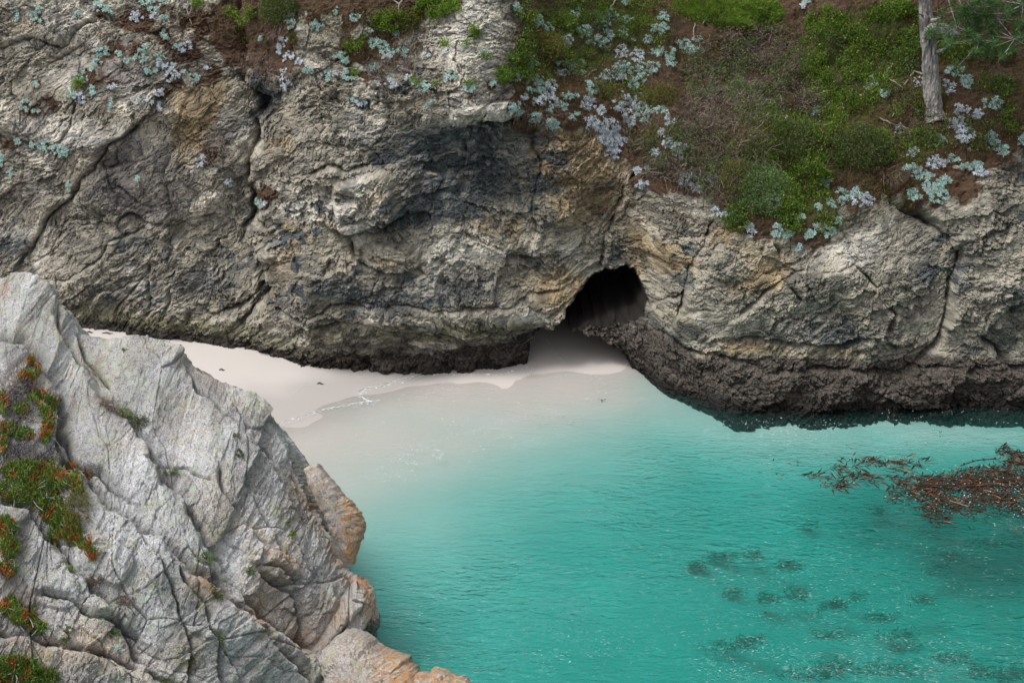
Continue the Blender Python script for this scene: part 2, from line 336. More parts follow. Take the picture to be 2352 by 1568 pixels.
BX = np.array([p[0] for p in _bl]); BY = np.array([p[1] for p in _bl]); BZ = np.array([p[2] for p in _bl])
SANDB = (BX, BZ)
LEAN = [(-22, 0.30), (-10, 0.28), (-5, 0.16), (-1, 0.12), (1.5, 0.16), (4, 0.30), (8, 0.34), (12, 0.30), (22, 0.3)]
ZLIP = [(-22, 8.8), (-10, 8.6), (-6, 7.4), (-3, 6.6), (-1.0, 7.4), (0.2, 7.2), (1.5, 6.3), (3.5, 5.6), (5.5, 4.7), (7.5, 4.1), (9, 4.4), (10.5, 5.1), (12.5, 5.6), (15, 6.0), (22, 6)]
EXTRA = [(-22, 0.5), (-8, 0.5), (-5, 0.7), (-2, 0.5), (-0.6, 0.25), (0.5, 0.7), (2, 0.95), (22, 0.95)]
def smooth_interp(x, xs, ys, k=0.35):
    return (np.interp(x - k, xs, ys) + np.interp(x, xs, ys) * 2 + np.interp(x + k, xs, ys)) / 4
def cliff_base(x, z):
    p = np.array(LEAN); q = np.array(ZLIP); e = np.array(EXTRA)
    ln = smooth_interp(x, p[:, 0], p[:, 1], 1.0); zl = smooth_interp(x, q[:, 0], q[:, 1], 0.4); ex = smooth_interp(x, e[:, 0], e[:, 1], 0.7)
    zb = np.interp(x, BX, BZ); yb = smooth_interp(x, BX, BY, 0.22)
    u = (z - zl) / 0.5; sp = 0.5 * np.where(u > 20, u, np.log1p(np.exp(np.minimum(u, 20))))
    y = yb + ln * (z - zb) + ex * sp
    und = np.clip(zb - z, 0, 5)
    apron = sstep(3.0, 5.5, x)
    return y - und * (0.25 + 0.45 * apron), zl

xs = np.concatenate([np.linspace(-30, -16.2, 40)[:-1], np.linspace(-16.2, 16.2, 1270), np.linspace(16.2, 30, 40)[1:]])
zs = np.concatenate([np.linspace(-1.9, 10.4, 500), np.linspace(10.4, 19, 30)[1:]])
X, Z = np.meshgrid(xs, zs, indexing='ij')
Y0, ZL = cliff_base(X, Z)
QX, QY, _ = chart(X, Y0, Z)
QX = QX.astype(np.float32); QY = QY.astype(np.float32)
dyz = np.gradient(Y0, axis=1) / np.gradient(Z, axis=1)
VV = np.cumsum(np.sqrt(1 + dyz ** 2) * np.gradient(Z, axis=1), axis=1)
# foliation: layers follow a slope that changes along the cliff
tt = interp(xs, [(-30, 0.5), (-10, 0.55), (-7, 0.45), (-4.5, 0.1), (-2, -0.12), (0.2, 0.05), (2, 0.35), (5, 0.55), (9, 0.45), (12, 0.15), (30, 0.2)])
Hs = np.cumsum(tt * np.gradient(xs)); Hs -= np.interp(0, xs, Hs)
wx = fbm(X * 0.35, VV * 0.35, 2, 3) * 0.4; wy = fbm(X * 0.35 + 40, VV * 0.35, 2, 4) * 0.4
a_ = X + wx; b_ = VV - Hs[:, None] + wy

VEG1 = [(1180, -300), (1185, 60), (1200, 200), (1165, 240), (1180, 285), (1290, 292), (1370, 300), (1430, 350), (1455, 400), (1470, 430), (1560, 445), (1640, 445), (1650, 505), (1730, 548), (1900, 558), (1925, 492),
        (2000, 480), (2040, 420), (2150, 480), (2270, 412), (2300, 382), (2360, 335), (2800, 300), (2800, -300)]
VEG2 = [(470, -300), (490, 90), (560, 150), (650, 165), (700, 150), (690, 60), (760, 40), (800, 55), (860, 75), (770, 100), (790, 150), (880, 160), (930, 130), (960, 70), (1010, 30), (1070, 0), (1080, -300)]
sd1 = poly_sd(QX, QY, VEG1); sd2 = poly_sd(QX, QY, VEG2)
edge = fbm(X * 1.6, VV * 1.6, 4, 60)
soil = np.maximum(sstep(22, -18, sd1 + edge * 28), 0.85 * sstep(14, -20, sd2 + edge * 40))
CAVE = [(1243, 748), (1262, 745), (1282, 740), (1310, 700), (1332, 668), (1358, 640), (1385, 622), (1430, 618), (1458, 620), (1470, 648), (1486, 690), (1470, 722), (1405, 732), (1350, 738), (1312, 748), (1355, 768), (1406, 790), (1446, 828),
        (1462, 900), (1195, 900), (1212, 836), (1218, 800), (1226, 770)]
sdc = poly_sd(QX, QY, CAVE) + 7 * fbm(X * 3.2, VV * 3.2, 3, 71)
cave = sstep(3, -15, sdc); cave_shade = sstep(9, 2, sdc)  # cave depth, and the mask for shade painted onto the cave walls

D = np.zeros_like(X, np.float32)
KB, KS, KW = 0.55, 0.5, 0.6
def blob(cx, cy, rx, ry, h, rot=0, p=2.0, hard=False):
    global D
    D += h * KB * (ell(QX, QY, cx, cy, rx, ry, rot, p, not hard))
def crack(pts, width, depth, step=0, reach=150, wob=10):
    """a joint: groove of given width and depth; step > 0 raises the right-hand side of travel"""
    global D
    P = np.array(pts); b = reach * 2 + width * 4
    ok = (QX > P[:, 0].min() - b) & (QX < P[:, 0].max() + b) & (QY > P[:, 1].min() - b) & (QY < P[:, 1].max() + b)
    qx = QX[ok] + WOBX[ok] * wob; qy = QY[ok] + WOBY[ok] * wob
    d, s = stroke(qx, qy, pts); step = step * KS; width = width * KW
    g = -depth * np.exp(-(d / width) ** 2) * (0.25 + 0.75 * sstep(-0.35, 0.30, CRK[ok]))
    if step: g = g + step * np.where(s > 0, 1, 0) * np.exp(-(d / reach) ** 2) * np.where(np.abs(s) > d * 0.35, 1, np.abs(s) / (d * 0.35 + 1e-3))
    D[ok] += g
CRK = fbm(X * 1.3 + 8, VV * 1.3, 2, 83); WOBX = fbm(X * 1.1, VV * 1.1, 4, 80); WOBY = fbm(X * 1.1 + 31, VV * 1.1, 4, 81)

# large relief
D += 0.42 * fbm(X * 0.22, VV * 0.25, 3, 20)
blob(1060, 395, 190, 110, -1.1); blob(960, 300, 160, 60, -0.35); blob(640, 260, 70, 90, -0.75); blob(760, 420, 90, 60, 0.25)
blob(1000, 700, 330, 95, 0.85); blob(1240, 680, 110, 70, 0.45); blob(1200, 560, 120, 60, 0.35); blob(700, 560, 110, 110, 0.45); blob(905, 592, 110, 38, 0.35, 5)
blob(60, 560, 90, 80, -0.6); blob(330, 420, 160, 140, 0.3); blob(330, 640, 220, 90, 0.25); blob(1090, 130, 90, 150, 0.65); blob(1120, 255, 110, 35, 0.45)
blob(1310, 420, 120, 120, 0.35); blob(1640, 600, 110, 110, 0.35); blob(1950, 620, 160, 150, 0.5); blob(2270, 560, 110, 150, 0.55); blob(2210, 800, 90, 50, -0.5); blob(1760, 690, 120, 70, 0.25)
blob(55, 110, 110, 50, -0.4); blob(160, 75, 160, 40, 0.35, -8); blob(200, 320, 200, 45, 0.3, 8)
blob(1600, 230, 90, 70, -0.5); blob(1480, 340, 70, 50, -0.35); blob(2040, 380, 40, 30, -0.5)
# squared block standing out of the hollow, and other blocks
blob(838, 462, 74, 62, 0.75, -12, 5, True); blob(790, 495, 40, 40, 0.35, -12, 4, True); blob(1012, 432, 46, 14, 0.35, -8, 4, True); blob(900, 590, 68, 28, 0.30, 4, 4, True)
blob(1105, 262, 80, 26, 0.40, -8, 4, True); blob(610, 575, 26, 15, 0.3, -20, 4, True); blob(870, 205, 28, 18, 0.3, 10, 4, True); blob(1660, 605, 30, 34, 0.25, 20, 4, True); blob(1950, 455, 12, 10, 0.1)
crack([(545, 0), (560, 170), (602, 235), (585, 330), (560, 420), (592, 465), (560, 560), (625, 660), (560, 740)], 16, 0.55, -0.75, 170)
crack([(350, 250), (300, 300), (212, 375), (170, 440), (90, 520), (50, 600)], 9, 0.35, 0.3, 120)
crack([(440, 200), (400, 300), (380, 420), (390, 500)], 6, 0.16, 0.1, 60)
crack([(0, 105), (70, 90), (130, 110), (180, 60), (230, 40)], 8, 0.35, -0.25, 70); crack([(175, 100), (140, 130), (60, 160)], 6, 0.2, 0.15, 60)
crack([(180, 240), (165, 290), (140, 330)], 5, 0.15); crack([(270, 430), (330, 480), (420, 470)], 5, 0.15, 0.1, 60); crack([(200, 520), (300, 500), (400, 530), (480, 500)], 6, 0.22, -0.15, 60)
crack([(60, 650), (160, 640), (260, 560), (330, 520)], 6, 0.2, 0.12, 70); crack([(340, 620), (350, 700), (320, 750)], 5, 0.3); crack([(250, 740), (290, 680), (330, 640)], 5, 0.25); crack([(390, 660), (370, 750)], 5, 0.25)
crack([(600, 660), (560, 700), (480, 740), (440, 775)], 8, 0.35, -0.3, 90); crack([(640, 700), (700, 740), (760, 700), (860, 690)], 6, 0.25, 0.2, 80)
crack([(700, 400), (760, 380), (800, 395), (880, 385)], 8, 0.35, 0.3, 60); crack([(760, 520), (800, 545), (860, 540), (940, 500)], 10, 0.5, -0.35, 60)
crack([(590, 520), (610, 530)], 9, 0.5); crack([(800, 560), (830, 610), (880, 620)], 6, 0.3, 0.2, 60)
crack([(900, 690), (1000, 700), (1080, 690), (1160, 690), (1220, 672), (1280, 660)], 6, 0.32, 0.2, 60); crack([(700, 745), (820, 730), (930, 750), (1060, 768), (1150, 755), (1230, 740)], 6, 0.25, -0.2, 60)
crack([(1230, 290), (1240, 380), (1225, 460), (1230, 540)], 8, 0.2, -0.3, 120); crack([(1080, 270), (1160, 285), (1230, 250)], 8, 0.45, -0.25, 60)
crack([(1460, 400), (1420, 480), (1395, 560), (1375, 620)], 8, 0.30, -0.2, 90); crack([(1640, 510), (1610, 570), (1585, 640), (1560, 720)], 7, 0.4, -0.3, 100); crack([(1520, 690), (1570, 680), (1600, 640)], 6, 0.25, 0.2, 60)
crack([(2040, 418), (2100, 475), (2170, 520), (2205, 580), (2192, 690)], 12, 0.75, -0.65, 110); crack([(1890, 620), (1960, 610), (2010, 660), (2050, 720), (2040, 760)], 7, 0.3, 0.25, 80)
crack([(1700, 720), (1760, 670), (1800, 640), (1850, 620)], 8, 0.35, 0.25, 80); crack([(1780, 560), (1800, 640), (1850, 690)], 7, 0.3, -0.2, 80); crack([(2352, 690), (2290, 720), (2260, 790), (2300, 830)], 12, 0.55, 0.4, 90)
crack([(2190, 700), (2170, 780), (2120, 840)], 10, 0.45, -0.35, 80)
crack([(1500, 745), (1570, 800), (1680, 835), (1760, 860), (1900, 850), (2050, 858), (2180, 850), (2352, 845)], 9, 0.30, 0.25, 70); crack([(1700, 780), (1850, 795), (2000, 780), (2100, 800)], 8, 0.25, -0.2, 60)
crack([(850, 60), (900, 120), (960, 180), (1000, 220)], 8, 0.25, 0.3, 90); crack([(1180, 0), (1190, 100), (1170, 200), (1060, 290)], 8, 0.2, 0.3, 80)
# undercut foot of the nose and tidal ledges
band = sstep(-26, 40, QY - interp(QX, [(-400, 735), (560, 768), (640, 775), (760, 800), (900, 800), (1050, 788), (1180, 765), (1240, 745), (1300, 715), (1480, 718), (1530, 760), (1600, 806), (1700, 838), (1900, 848), (2400, 848)]) + 16 * fbm(X * 0.9, VV * 0.9, 3, 97))
foot = sstep(640, 820, QX) * sstep(1290, 1230, QX)
D -= 0.30 * band * foot
D += 0.16 * band * ridged(X * 0.5, VV * 0.7, 2, 33) * sstep(1400, 1500, QX)
D += 0.35 * ell(QX, QY, 1450, 790, 75, 45) * (1 - cave)

D *= 0.30 + 0.70 * sstep(0.0, 1.0, Z - np.interp(X, BX, BZ))
# fine relief: angular blocks of three sizes along the foliation, ragged layers
rough = 1.0 - 0.6 * np.clip(ell(QX, QY, 330, 400, 130, 120) + ell(QX, QY, 1000, 310, 170, 60) + ell(QX, QY, 60, 560, 60, 60) + ell(QX, QY, 2060, 560, 110, 90) + 0.7 * ell(QX, QY, 260, 180, 160, 60), 0, 1)
rk = (1 - 0.9 * soil) * rough
zone = sstep(-0.6, 0.6, fbm(X * 0.5, VV * 0.5, 2, 90))
jx = 0.10 * perlin(X * 2.2, VV * 2.2, 101) + 0.05 * perlin(X * 6, VV * 6, 102); jy = 0.10 * perlin(X * 2.2, VV * 2.2, 103) + 0.05 * perlin(X * 6, VV * 6, 104)
f1 = facets((a_ + jx) * 0.50, (b_ + jy) * 0.95, 5, 1.0, 0.8, 0.030)
f1b = facets((X + 0.4 * VV + jx) * 0.85, (VV - 0.5 * X + jy) * 0.65, 15, 1.0, 0.5, 0.03)
f2, t2 = blocks((a_ + jx) * 1.25, (b_ + jy) * 3.0, 230, 1.0, 0.9, 0.07)
f2b = facets((X - 0.7 * VV + jx) * 1.1, (VV + 0.9 * X + jy) * 2.4, 236, 1.1, 0.7, 0.06)
ra, rb = X * 0.55 + VV * 0.84, VV * 0.55 - X * 0.84          # a second, steep set of joints
zA = (fbm(X * 0.42, VV * 0.5, 3, 91) > 0.05)
f3, t3 = blocks(np.where(zA, ra, a_) * 3.4 + 3.4 * jx, np.where(zA, rb, b_) * np.where(zA, 6.0, 8.2) + 8 * jy, 240, 1.2, 0.7, 0.13)
f3b = facets((a_ + jx) * 4.2, (b_ + jy) * 8.0, 7, 1.3, 0.8, 0.15)
f3c = facets(X * 5.2, VV * 5.6, 9, 1.3, 0.7, 0.16)
f4 = facets((a_ + 0.5 * jx) * 8.5, (b_ + 0.5 * jy) * 15, 8, 1.3, 0.6, 0.22)
calm = sstep(-0.15, 0.45, fbm(X * 0.75 + 5, VV * 0.95, 3, 92)) * 0.72      # stretches of tight, smooth rock
rk = rk * (1 - calm)
lay = ridged(a_ * 2.0 + jx, b_ * 9.0 + jy, 3, 40, 0.6)
crumb = np.clip(ell(QX, QY, 1080, 420, 200, 130) + ell(QX, QY, 700, 520, 160, 160) + ell(QX, QY, 1500, 560, 120, 120) + ell(QX, QY, 2270, 560, 110, 170) + ell(QX, QY, 800, 220, 180, 90), 0, 1)
D += (1 - 0.9 * soil) * (0.12 * f1 + 0.09 * f1b) + rk * ((0.050 + 0.035 * zone) * f2 + (0.065 - 0.02 * zone) * f2b + (0.040 + 0.025 * crumb) * f3 + (0.018 + 0.03 * zone) * f3b + (0.024 + 0.05 * crumb) * f3c + (0.030 + 0.02 * crumb) * f4 + 0.006 * lay)
def hair(x, y, seed, wd):
    v = voronoi(x, y, seed); return (1 - np.clip((v[1] - v[0]) / wd, 0, 1)) ** 1.5
hm = sstep(-0.25, 0.25, fbm(X * 0.9 + 2, VV * 0.9, 2, 266))
D -= (1 - soil) * (0.075 * hm * hair((a_ + 1.5 * jx) * 1.5, (b_ + 1.5 * jy) * 3.4, 267, 0.05) + 0.055 * (0.3 + 0.7 * (1 - hm)) * hair((X * 0.8 + VV * 0.6 + jx) * 2.6, (VV * 0.8 - X * 0.6 + jy) * 1.6, 268, 0.05) + 0.045 * hair((a_ + jx) * 3.4, (b_ + jy) * 6.5, 269, 0.09))
frag = sstep(0.62, 0.72, voronoi((a_ + 2 * jx) * 2.1, (b_ + 2 * jy) * 4.6, 260)[3]) * sstep(-0.2, 0.3, fbm(X * 0.7, VV * 0.7, 2, 262))
tone = 0.5 + 0.42 * (t2 - 0.5) + 0.45 * (t3 - 0.5) + 0.30 * fbm(a_ * 3, b_ * 8, 4, 250) + 0.20 * fbm(X * 1.1, VV * 1.1, 3, 255)
D += 0.030 * rk * fbm(X * 7, VV * 9, 3, 44) + soil * (0.16 * fbm(X * 1.3, VV * 1.3, 4, 50) + 0.06 * fbm(X * 5, VV * 5, 3, 53) + 0.10)
D += band * (0.10 * facets(X * 1.7, VV * 2.4, 12, 1.0, 0.9, 0.10) + 0.06 * facets(X * 6.0, VV * 6.5, 13, 1.2, 0.8, 0.2)) * sstep(600, 700, QX)
# direction of relief: out of the face and a little downwards so that noses overhang
nl = np.sqrt(1 + dyz ** 2); NYb = -1 / nl; NZb = dyz / nl
PX = X + 0.25 * D * fbm(X * 0.8, VV * 0.8, 2, 95)
PY = Y0 + NYb * D + cave * (2.5 + 5.0 * sstep(1400, 1330, QX) * sstep(690, 760, QY))
PZ = Z + (NZb - 0.28 * (1 - soil)) * D * (Z > -1.8)
PY = PY + cave * 0.35 * facets(X * 1.5, VV * 1.8, 14, 1.0, 0.4)

# what the rock is, with painted cave shade: masks for the material
def E(cx, cy, rx, ry, rot=0): return ell(QX, QY, cx, cy, rx, ry, rot)
ochre = 0.24 * sstep(0.1, 0.5, fbm(X * 0.5 + 13, VV * 0.6, 3, 272)) + 1.0 * E(1335, 400, 105, 120) + 0.8 * E(450, 225, 70, 60, 40) + 0.75 * E(440, 300, 35, 90, 25) + 0.6 * E(1290, 650, 60, 45) + 0.6 * E(1560, 600, 60, 40) + 0.5 * E(640, 340, 50, 40) + 0.45 * E(860, 450, 40, 40) + 0.5 * E(905, 590, 70, 22) + 0.5 * E(1750, 640, 70, 60) + 0.4 * E(650, 590, 60, 90) + 0.55 * E(1660, 540, 50, 40) + 0.4 * E(1480, 560, 80, 90) + 0.45 * E(590, 210, 30, 30) + 0.4 * E(60, 60, 60, 20) + 0.35 * E(1170, 560, 100, 60) + 0.5 * E(1720, 800, 60, 18) + 0.35 * E(1900, 815, 300, 22)
dark = 0.85 * E(1080, 390, 150, 105) + 0.45 * E(960, 330, 150, 70) + 1.0 * E(600, 225, 28, 60) + 0.7 * E(990, 480, 120, 40) + 0.6 * E(900, 520, 90, 25) + 0.6 * E(1060, 650, 150, 40) + 0.6 * E(860, 680, 130, 40, 8) + 0.6 * E(1880, 770, 190, 55) + 0.5 * E(300, 560, 90, 40) + 0.55 * E(470, 660, 130, 60) + 0.5 * E(760, 640, 60, 40) + 0.45 * E(2130, 590, 60, 90) + 0.5 * E(2300, 790, 70, 60) + 0.5 * E(570, 480, 30, 40) + 0.5 * E(40, 560, 50, 60) + 0.4 * E(250, 660, 120, 50) + 0.4 * E(1560, 770, 90, 40)
pale = 0.9 * E(1085, 120, 80, 130) + 0.6 * E(1120, 255, 80, 30) + 0.8 * E(150, 300, 170, 40, 10) + 0.75 * E(160, 40, 120, 40) + 0.5 * E(100, 95, 110, 25) + 0.75 * E(825, 440, 45, 50) + 0.65 * E(1970, 570, 90, 50, -30) + 0.5 * E(1130, 560, 140, 30) + 0.55 * E(440, 330, 60, 60) + 0.2 * E(2250, 620, 90, 120) + 0.5 * E(1200, 720, 130, 35) + 0.45 * E(720, 150, 50, 60) + 0.4 * E(700, 480, 70, 60) + 0.4 * E(1000, 600, 120, 40) + 0.5 * E(1010, 430, 40, 15) + 0.15 * E(1640, 700, 90, 90) + 0.4 * E(500, 500, 60, 90)
slab = 1.0 * E(320, 410, 115, 95, -20) + 0.75 * E(270, 160, 130, 70) + 0.6 * E(340, 480, 70, 50) + 0.5 * E(80, 430, 70, 60)
olive = 0.9 * sstep(60, 10, interp(QX, [(0, 715), (560, 786), (800, 850), (1200, 850)]) - QY) * sstep(900, 600, QX) + 0.7 * E(880, 760, 250, 25) + 0.6 * E(1150, 735, 140, 22) + 0.45 * E(1800, 820, 120, 25) + 0.35 * E(1560, 720, 120, 60)
tidal = band * sstep(560, 720, QX) + 0.8 * sstep(16, 2, interp(QX, [(0, 715), (190, 740), (560, 786), (700, 832)]) - QY)
wet = sstep(0.42, 0.05, Z + 0.12 * fbm(X * 2, VV * 2, 3, 99)) * sstep(900, 1500, QX) + 0.6 * sstep(0.32, 0.10, Z - np.interp(X, BX, BZ) + 0.15 * fbm(X * 2, VV * 2, 3, 98)) * sstep(1500, 900, QX)
lit = 0
for (cx, cy, rx, ry) in [(100, 240, 40, 40), (65, 235, 50, 25), (280, 120, 60, 40), (330, 60, 90, 45), (420, 140, 50, 60), (235, 175, 30, 14), (215, 180, 45, 20), (460, 60, 60, 60), (495, 340, 35, 40), (480, 170, 30, 30), (370, 215, 25, 20), (10, 320, 40, 25), (615, 450, 40, 20), (260, 190, 20, 9), (280, 330, 15, 8), (520, 80, 60, 80), (600, 140, 60, 30)]:
    lit = np.maximum(lit, E(cx, cy, rx, ry))
pock = np.zeros_like(X, np.float32)
for (cx, cy, rx, ry, n_, t_) in D_LEFT + D_MID:
    ok = (np.abs(QX - cx) < rx * 2.6 + 8) & (np.abs(QY - cy) < ry * 3 + 10)
    pock[ok] = np.maximum(pock[ok], (0.45 + 0.05 * min(n_, 10)) * ell(QX[ok], QY[ok], cx + 1, cy + 2, rx * 1.25 + 2, ry * 1.5 + 3))
litter = np.clip(soil + 0.9 * pock * (0.75 + 0.6 * edge) + 0.95 * lit * (0.6 + 0.8 * edge), 0, 1)
moss = soil * np.clip(0.9 * E(1700, 30, 110, 50) + 0.9 * E(2020, 110, 120, 100) + 0.7 * E(1330, 40, 160, 60) + 0.5 * E(1800, 430, 80, 80) + 0.6 * E(1950, 190, 90, 70) + 0.4 * E(2230, 90, 80, 50) + 0.6 * E(1000, 10, 90, 30) + 0.35 * E(1230, 120, 70, 60) + 0.5 * E(1380, 110, 170, 110) + 0.45 * E(1920, 300, 160, 110) + 0.5 * E(1850, 480, 110, 70) + 0.3 * E(2250, 220, 120, 120), 0, 1)
dark = np.clip(dark, 0, 1) * (0.86 + 0.3 * np.clip(crumb, 0, 1) * frag) + frag * (0.30 + 0.6 * crumb) * (1 - np.clip(pale, 0, 1)); pale = pale + 0.5 * (1 - 0.6 * sstep(1500, 1700, QX)) * sstep(0.15, 0.55, fbm(X * 0.6 + 3, VV * 0.8, 3, 264)) 
ma = np.stack([ochre, dark, pale], -1).reshape(-1, 3).clip(0, 1); mb = np.stack([olive, tidal, litter], -1).reshape(-1, 3).clip(0, 1); mc = np.stack([slab, np.clip(np.maximum(wet, cave_shade), 0, 1), moss], -1).reshape(-1, 3).clip(0, 1)
CV = np.stack([PX, PY, PZ], -1).reshape(-1, 3)
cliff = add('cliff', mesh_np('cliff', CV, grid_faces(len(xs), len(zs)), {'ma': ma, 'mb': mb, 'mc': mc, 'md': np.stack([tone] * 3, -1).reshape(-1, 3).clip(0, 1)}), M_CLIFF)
tag(cliff, 'tall layered grey and ochre sea cliff with a small cave', None, None, 'structure')

# ---- visible-surface lookup, so that plants and stones stand on the rock itself
NXg, NZg = X.shape
_q = chart(CV[:, 0], CV[:, 1], CV[:, 2])
class Surf:
    def __init__(s, V, shape, step=2):
        s.V = V; qx, qy, d = chart(V[:, 0], V[:, 1], V[:, 2])
        s.w, s.h, s.st = 1240, 850, step
        ix = np.floor((qx + 60) / step).astype(int); iy = np.floor((qy + 60) / step).astype(int)
        ok = (ix >= 0) & (ix < s.w) & (iy >= 0) & (iy < s.h); idx = np.nonzero(ok)[0]
        o = idx[np.argsort(-d[idx])]
        s.m = np.full((s.w, s.h), -1); s.m[ix[o], iy[o]] = o
        g = V.reshape(shape + (3,))
        def blur(a, k):
            c = np.cumsum(np.pad(a, ((k + 1, k), (0, 0), (0, 0)), 'edge'), 0); a = (c[2 * k + 1:] - c[:-2 * k - 1]) / (2 * k + 1)
            c = np.cumsum(np.pad(a, ((0, 0), (k + 1, k), (0, 0)), 'edge'), 1); return (c[:, 2 * k + 1:] - c[:, :-2 * k - 1]) / (2 * k + 1)
        g = blur(g, 5); n = np.cross(np.gradient(g, axis=0), np.gradient(g, axis=1)); n /= np.linalg.norm(n, axis=-1, keepdims=True) + 1e-9
        s.N = n.reshape(-1, 3)
    def idx(s, qx, qy):
        cx = int((qx + 60) / s.st); cy = int((qy + 60) / s.st)
        for r in range(0, 12):
            x0, x1, y0, y1 = max(cx - r, 0), min(cx + r + 1, s.w), max(cy - r, 0), min(cy + r + 1, s.h)
            sub = s.m[x0:x1, y0:y1]
            if sub.size and (sub >= 0).any(): return int(sub.max() if r == 0 else sub[sub >= 0][0])
        return -1
    def __call__(s, qx, qy):
        i = s.idx(qx, qy)
        if i < 0: return None
        n = s.N[i]
        if n[1] > 0: n = -n
        return Vector(s.V[i].tolist()), Vector(n.tolist())
    def many(s, qx, qy):
        cx = np.clip(((np.asarray(qx) + 60) / s.st).astype(int), 0, s.w - 1); cy = np.clip(((np.asarray(qy) + 60) / s.st).astype(int), 0, s.h - 1)
        i = s.m[cx, cy]
        for ox, oy in ((1, 0), (-1, 0), (0, 1), (0, -1), (1, 1), (2, 0), (-2, 0), (0, 2), (0, -2)):
            bad = i < 0
            if not bad.any(): break
            i = np.where(bad, s.m[np.clip(cx + ox, 0, s.w - 1), np.clip(cy + oy, 0, s.h - 1)], i)
        i = i[i >= 0]; n = s.N[i].copy(); n[n[:, 1] > 0] *= -1
        return s.V[i], n, i
CL = Surf(CV, X.shape)

# ================================================================= beach and sea bed, one sheet
A0 = np.array(at_z(640, 972)); B0 = np.array(at_z(960, 862))
e = (B0 - A0)[:2]; e /= np.linalg.norm(e); SEA = np.array([e[1], -e[0]])
def sea_d(x, y): return (x - A0[0]) * SEA[0] + (y - A0[1]) * SEA[1]
def sand_z(x, y):
    d = sea_d(x, y)
    z = -np.where(d < 0, 0.115 * d, np.where(d < 4, 0.028 * d, 0.112 + 0.028 * (d - 4) + 0.20 * (np.sqrt((d - 4) ** 2 + 1.0) - 1.0)))
    z = np.where(d > 14, -2.20 - (d - 14) * 0.12, z)
    z = z + 0.04 * np.exp(-((x + 2) ** 2 / 9 + (y - 38.5) ** 2 / 3.0)) * (d > -6)
    tcl = np.clip(np.interp(x, BX, BY) - y, -1, 30); k = sstep(3.6, 1.0, tcl) * sstep(1.6, 3.6, x)
    z = z * (1 - k) - 0.40 * k
    cx, cy, _ = at_z(1290, 850); r2 = ((x - cx) / 3.4) ** 2 + (np.minimum(y - cy, 0) / 4.2) ** 2; mm = np.exp(-r2 ** 1.5)
    z = z * (1 - mm) + mm * (0.035 + 0.032 * np.clip(y - cy, -4, 12) + 0.15 * np.log1p(np.exp(np.clip((y - 38.7) / 0.5, -20, 20))) * 0.5 + 0.02 * fbm(x * 0.9, y * 0.6, 3, 123))
    return z + (0.03 + 0.13 * sstep(5, 9, d)) * fbm(x * 0.30, y * 0.38, 3, 120)
gx = np.concatenate([np.linspace(-80, -17, 12)[:-1], np.linspace(-17, 17, 170), np.linspace(17, 80, 12)[1:]]); gy = np.concatenate([np.linspace(-20, 18, 12)[:-1], np.linspace(18, 46, 150)])
SX, SY = np.meshgrid(gx, gy, indexing='ij'); SZ = sand_z(SX, SY)
sd_ = sea_d(SX, SY); wetm = sstep(-3.0, -0.7, sd_ + 0.7 * fbm(SX * 0.5, SY * 0.5, 3, 121)) * sstep(1.6, 0.1, sd_)
sv = np.stack([SX, SY, SZ], -1).reshape(-1, 3)
sand = add('beach_sand', mesh_np('beach_sand', sv, grid_faces(len(gx), len(gy)), {'ma': np.stack([wetm] * 3, -1).reshape(-1, 3)}, True), M_SAND)
tag(sand, 'smooth pale sand beach running down under the clear water', None, None, 'structure')

# ---- water: a closed body, clear with turquoise absorption
gx = np.concatenate([np.linspace(-60, -13, 8)[:-1], np.linspace(-13, 17, 100), np.linspace(17, 60, 8)[1:]]); gy = np.concatenate([np.linspace(-18, 18, 8)[:-1], np.linspace(18, 44, 90)])
WX, WY = np.meshgrid(gx, gy, indexing='ij'); WZ = 0.012 * fbm(WX * 0.5, WY * 0.8, 2, 130)
dep = np.clip(-sand_z(WX, WY), 0, 3); amp = (0.19 + 0.53 * sstep(0.05, 1.7, dep)) * (0.9 + 0.55 * fbm(WX * 0.16, WY * 0.3, 3, 131)).clip(0.35, 1.5)
n0 = WX.size; wv = np.concatenate([np.stack([WX, WY, WZ], -1).reshape(-1, 3), np.stack([WX, WY, 0 * WZ - 9], -1).reshape(-1, 3)])
nu, nv = WX.shape; top = grid_faces(nu, nv); bot = grid_faces(nu, nv, n0)[:, ::-1]
gi = np.arange(n0).reshape(nu, nv)
def side(l): return np.stack([l[:-1], l[:-1] + n0, l[1:] + n0, l[1:]], 1)
wf = np.concatenate([top, bot, side(gi[:, 0])[:, ::-1], side(gi[:, -1]), side(gi[0, :]), side(gi[-1, :])[:, ::-1]])
aw = np.concatenate([amp.ravel(), amp.ravel()])
wat = add('water', mesh_np('water', wv, wf, {'ma': np.stack([aw] * 3, -1)}, True), M_WATER)
tag(wat, 'clear turquoise cove water rippling over pale sand', None, None, 'structure')

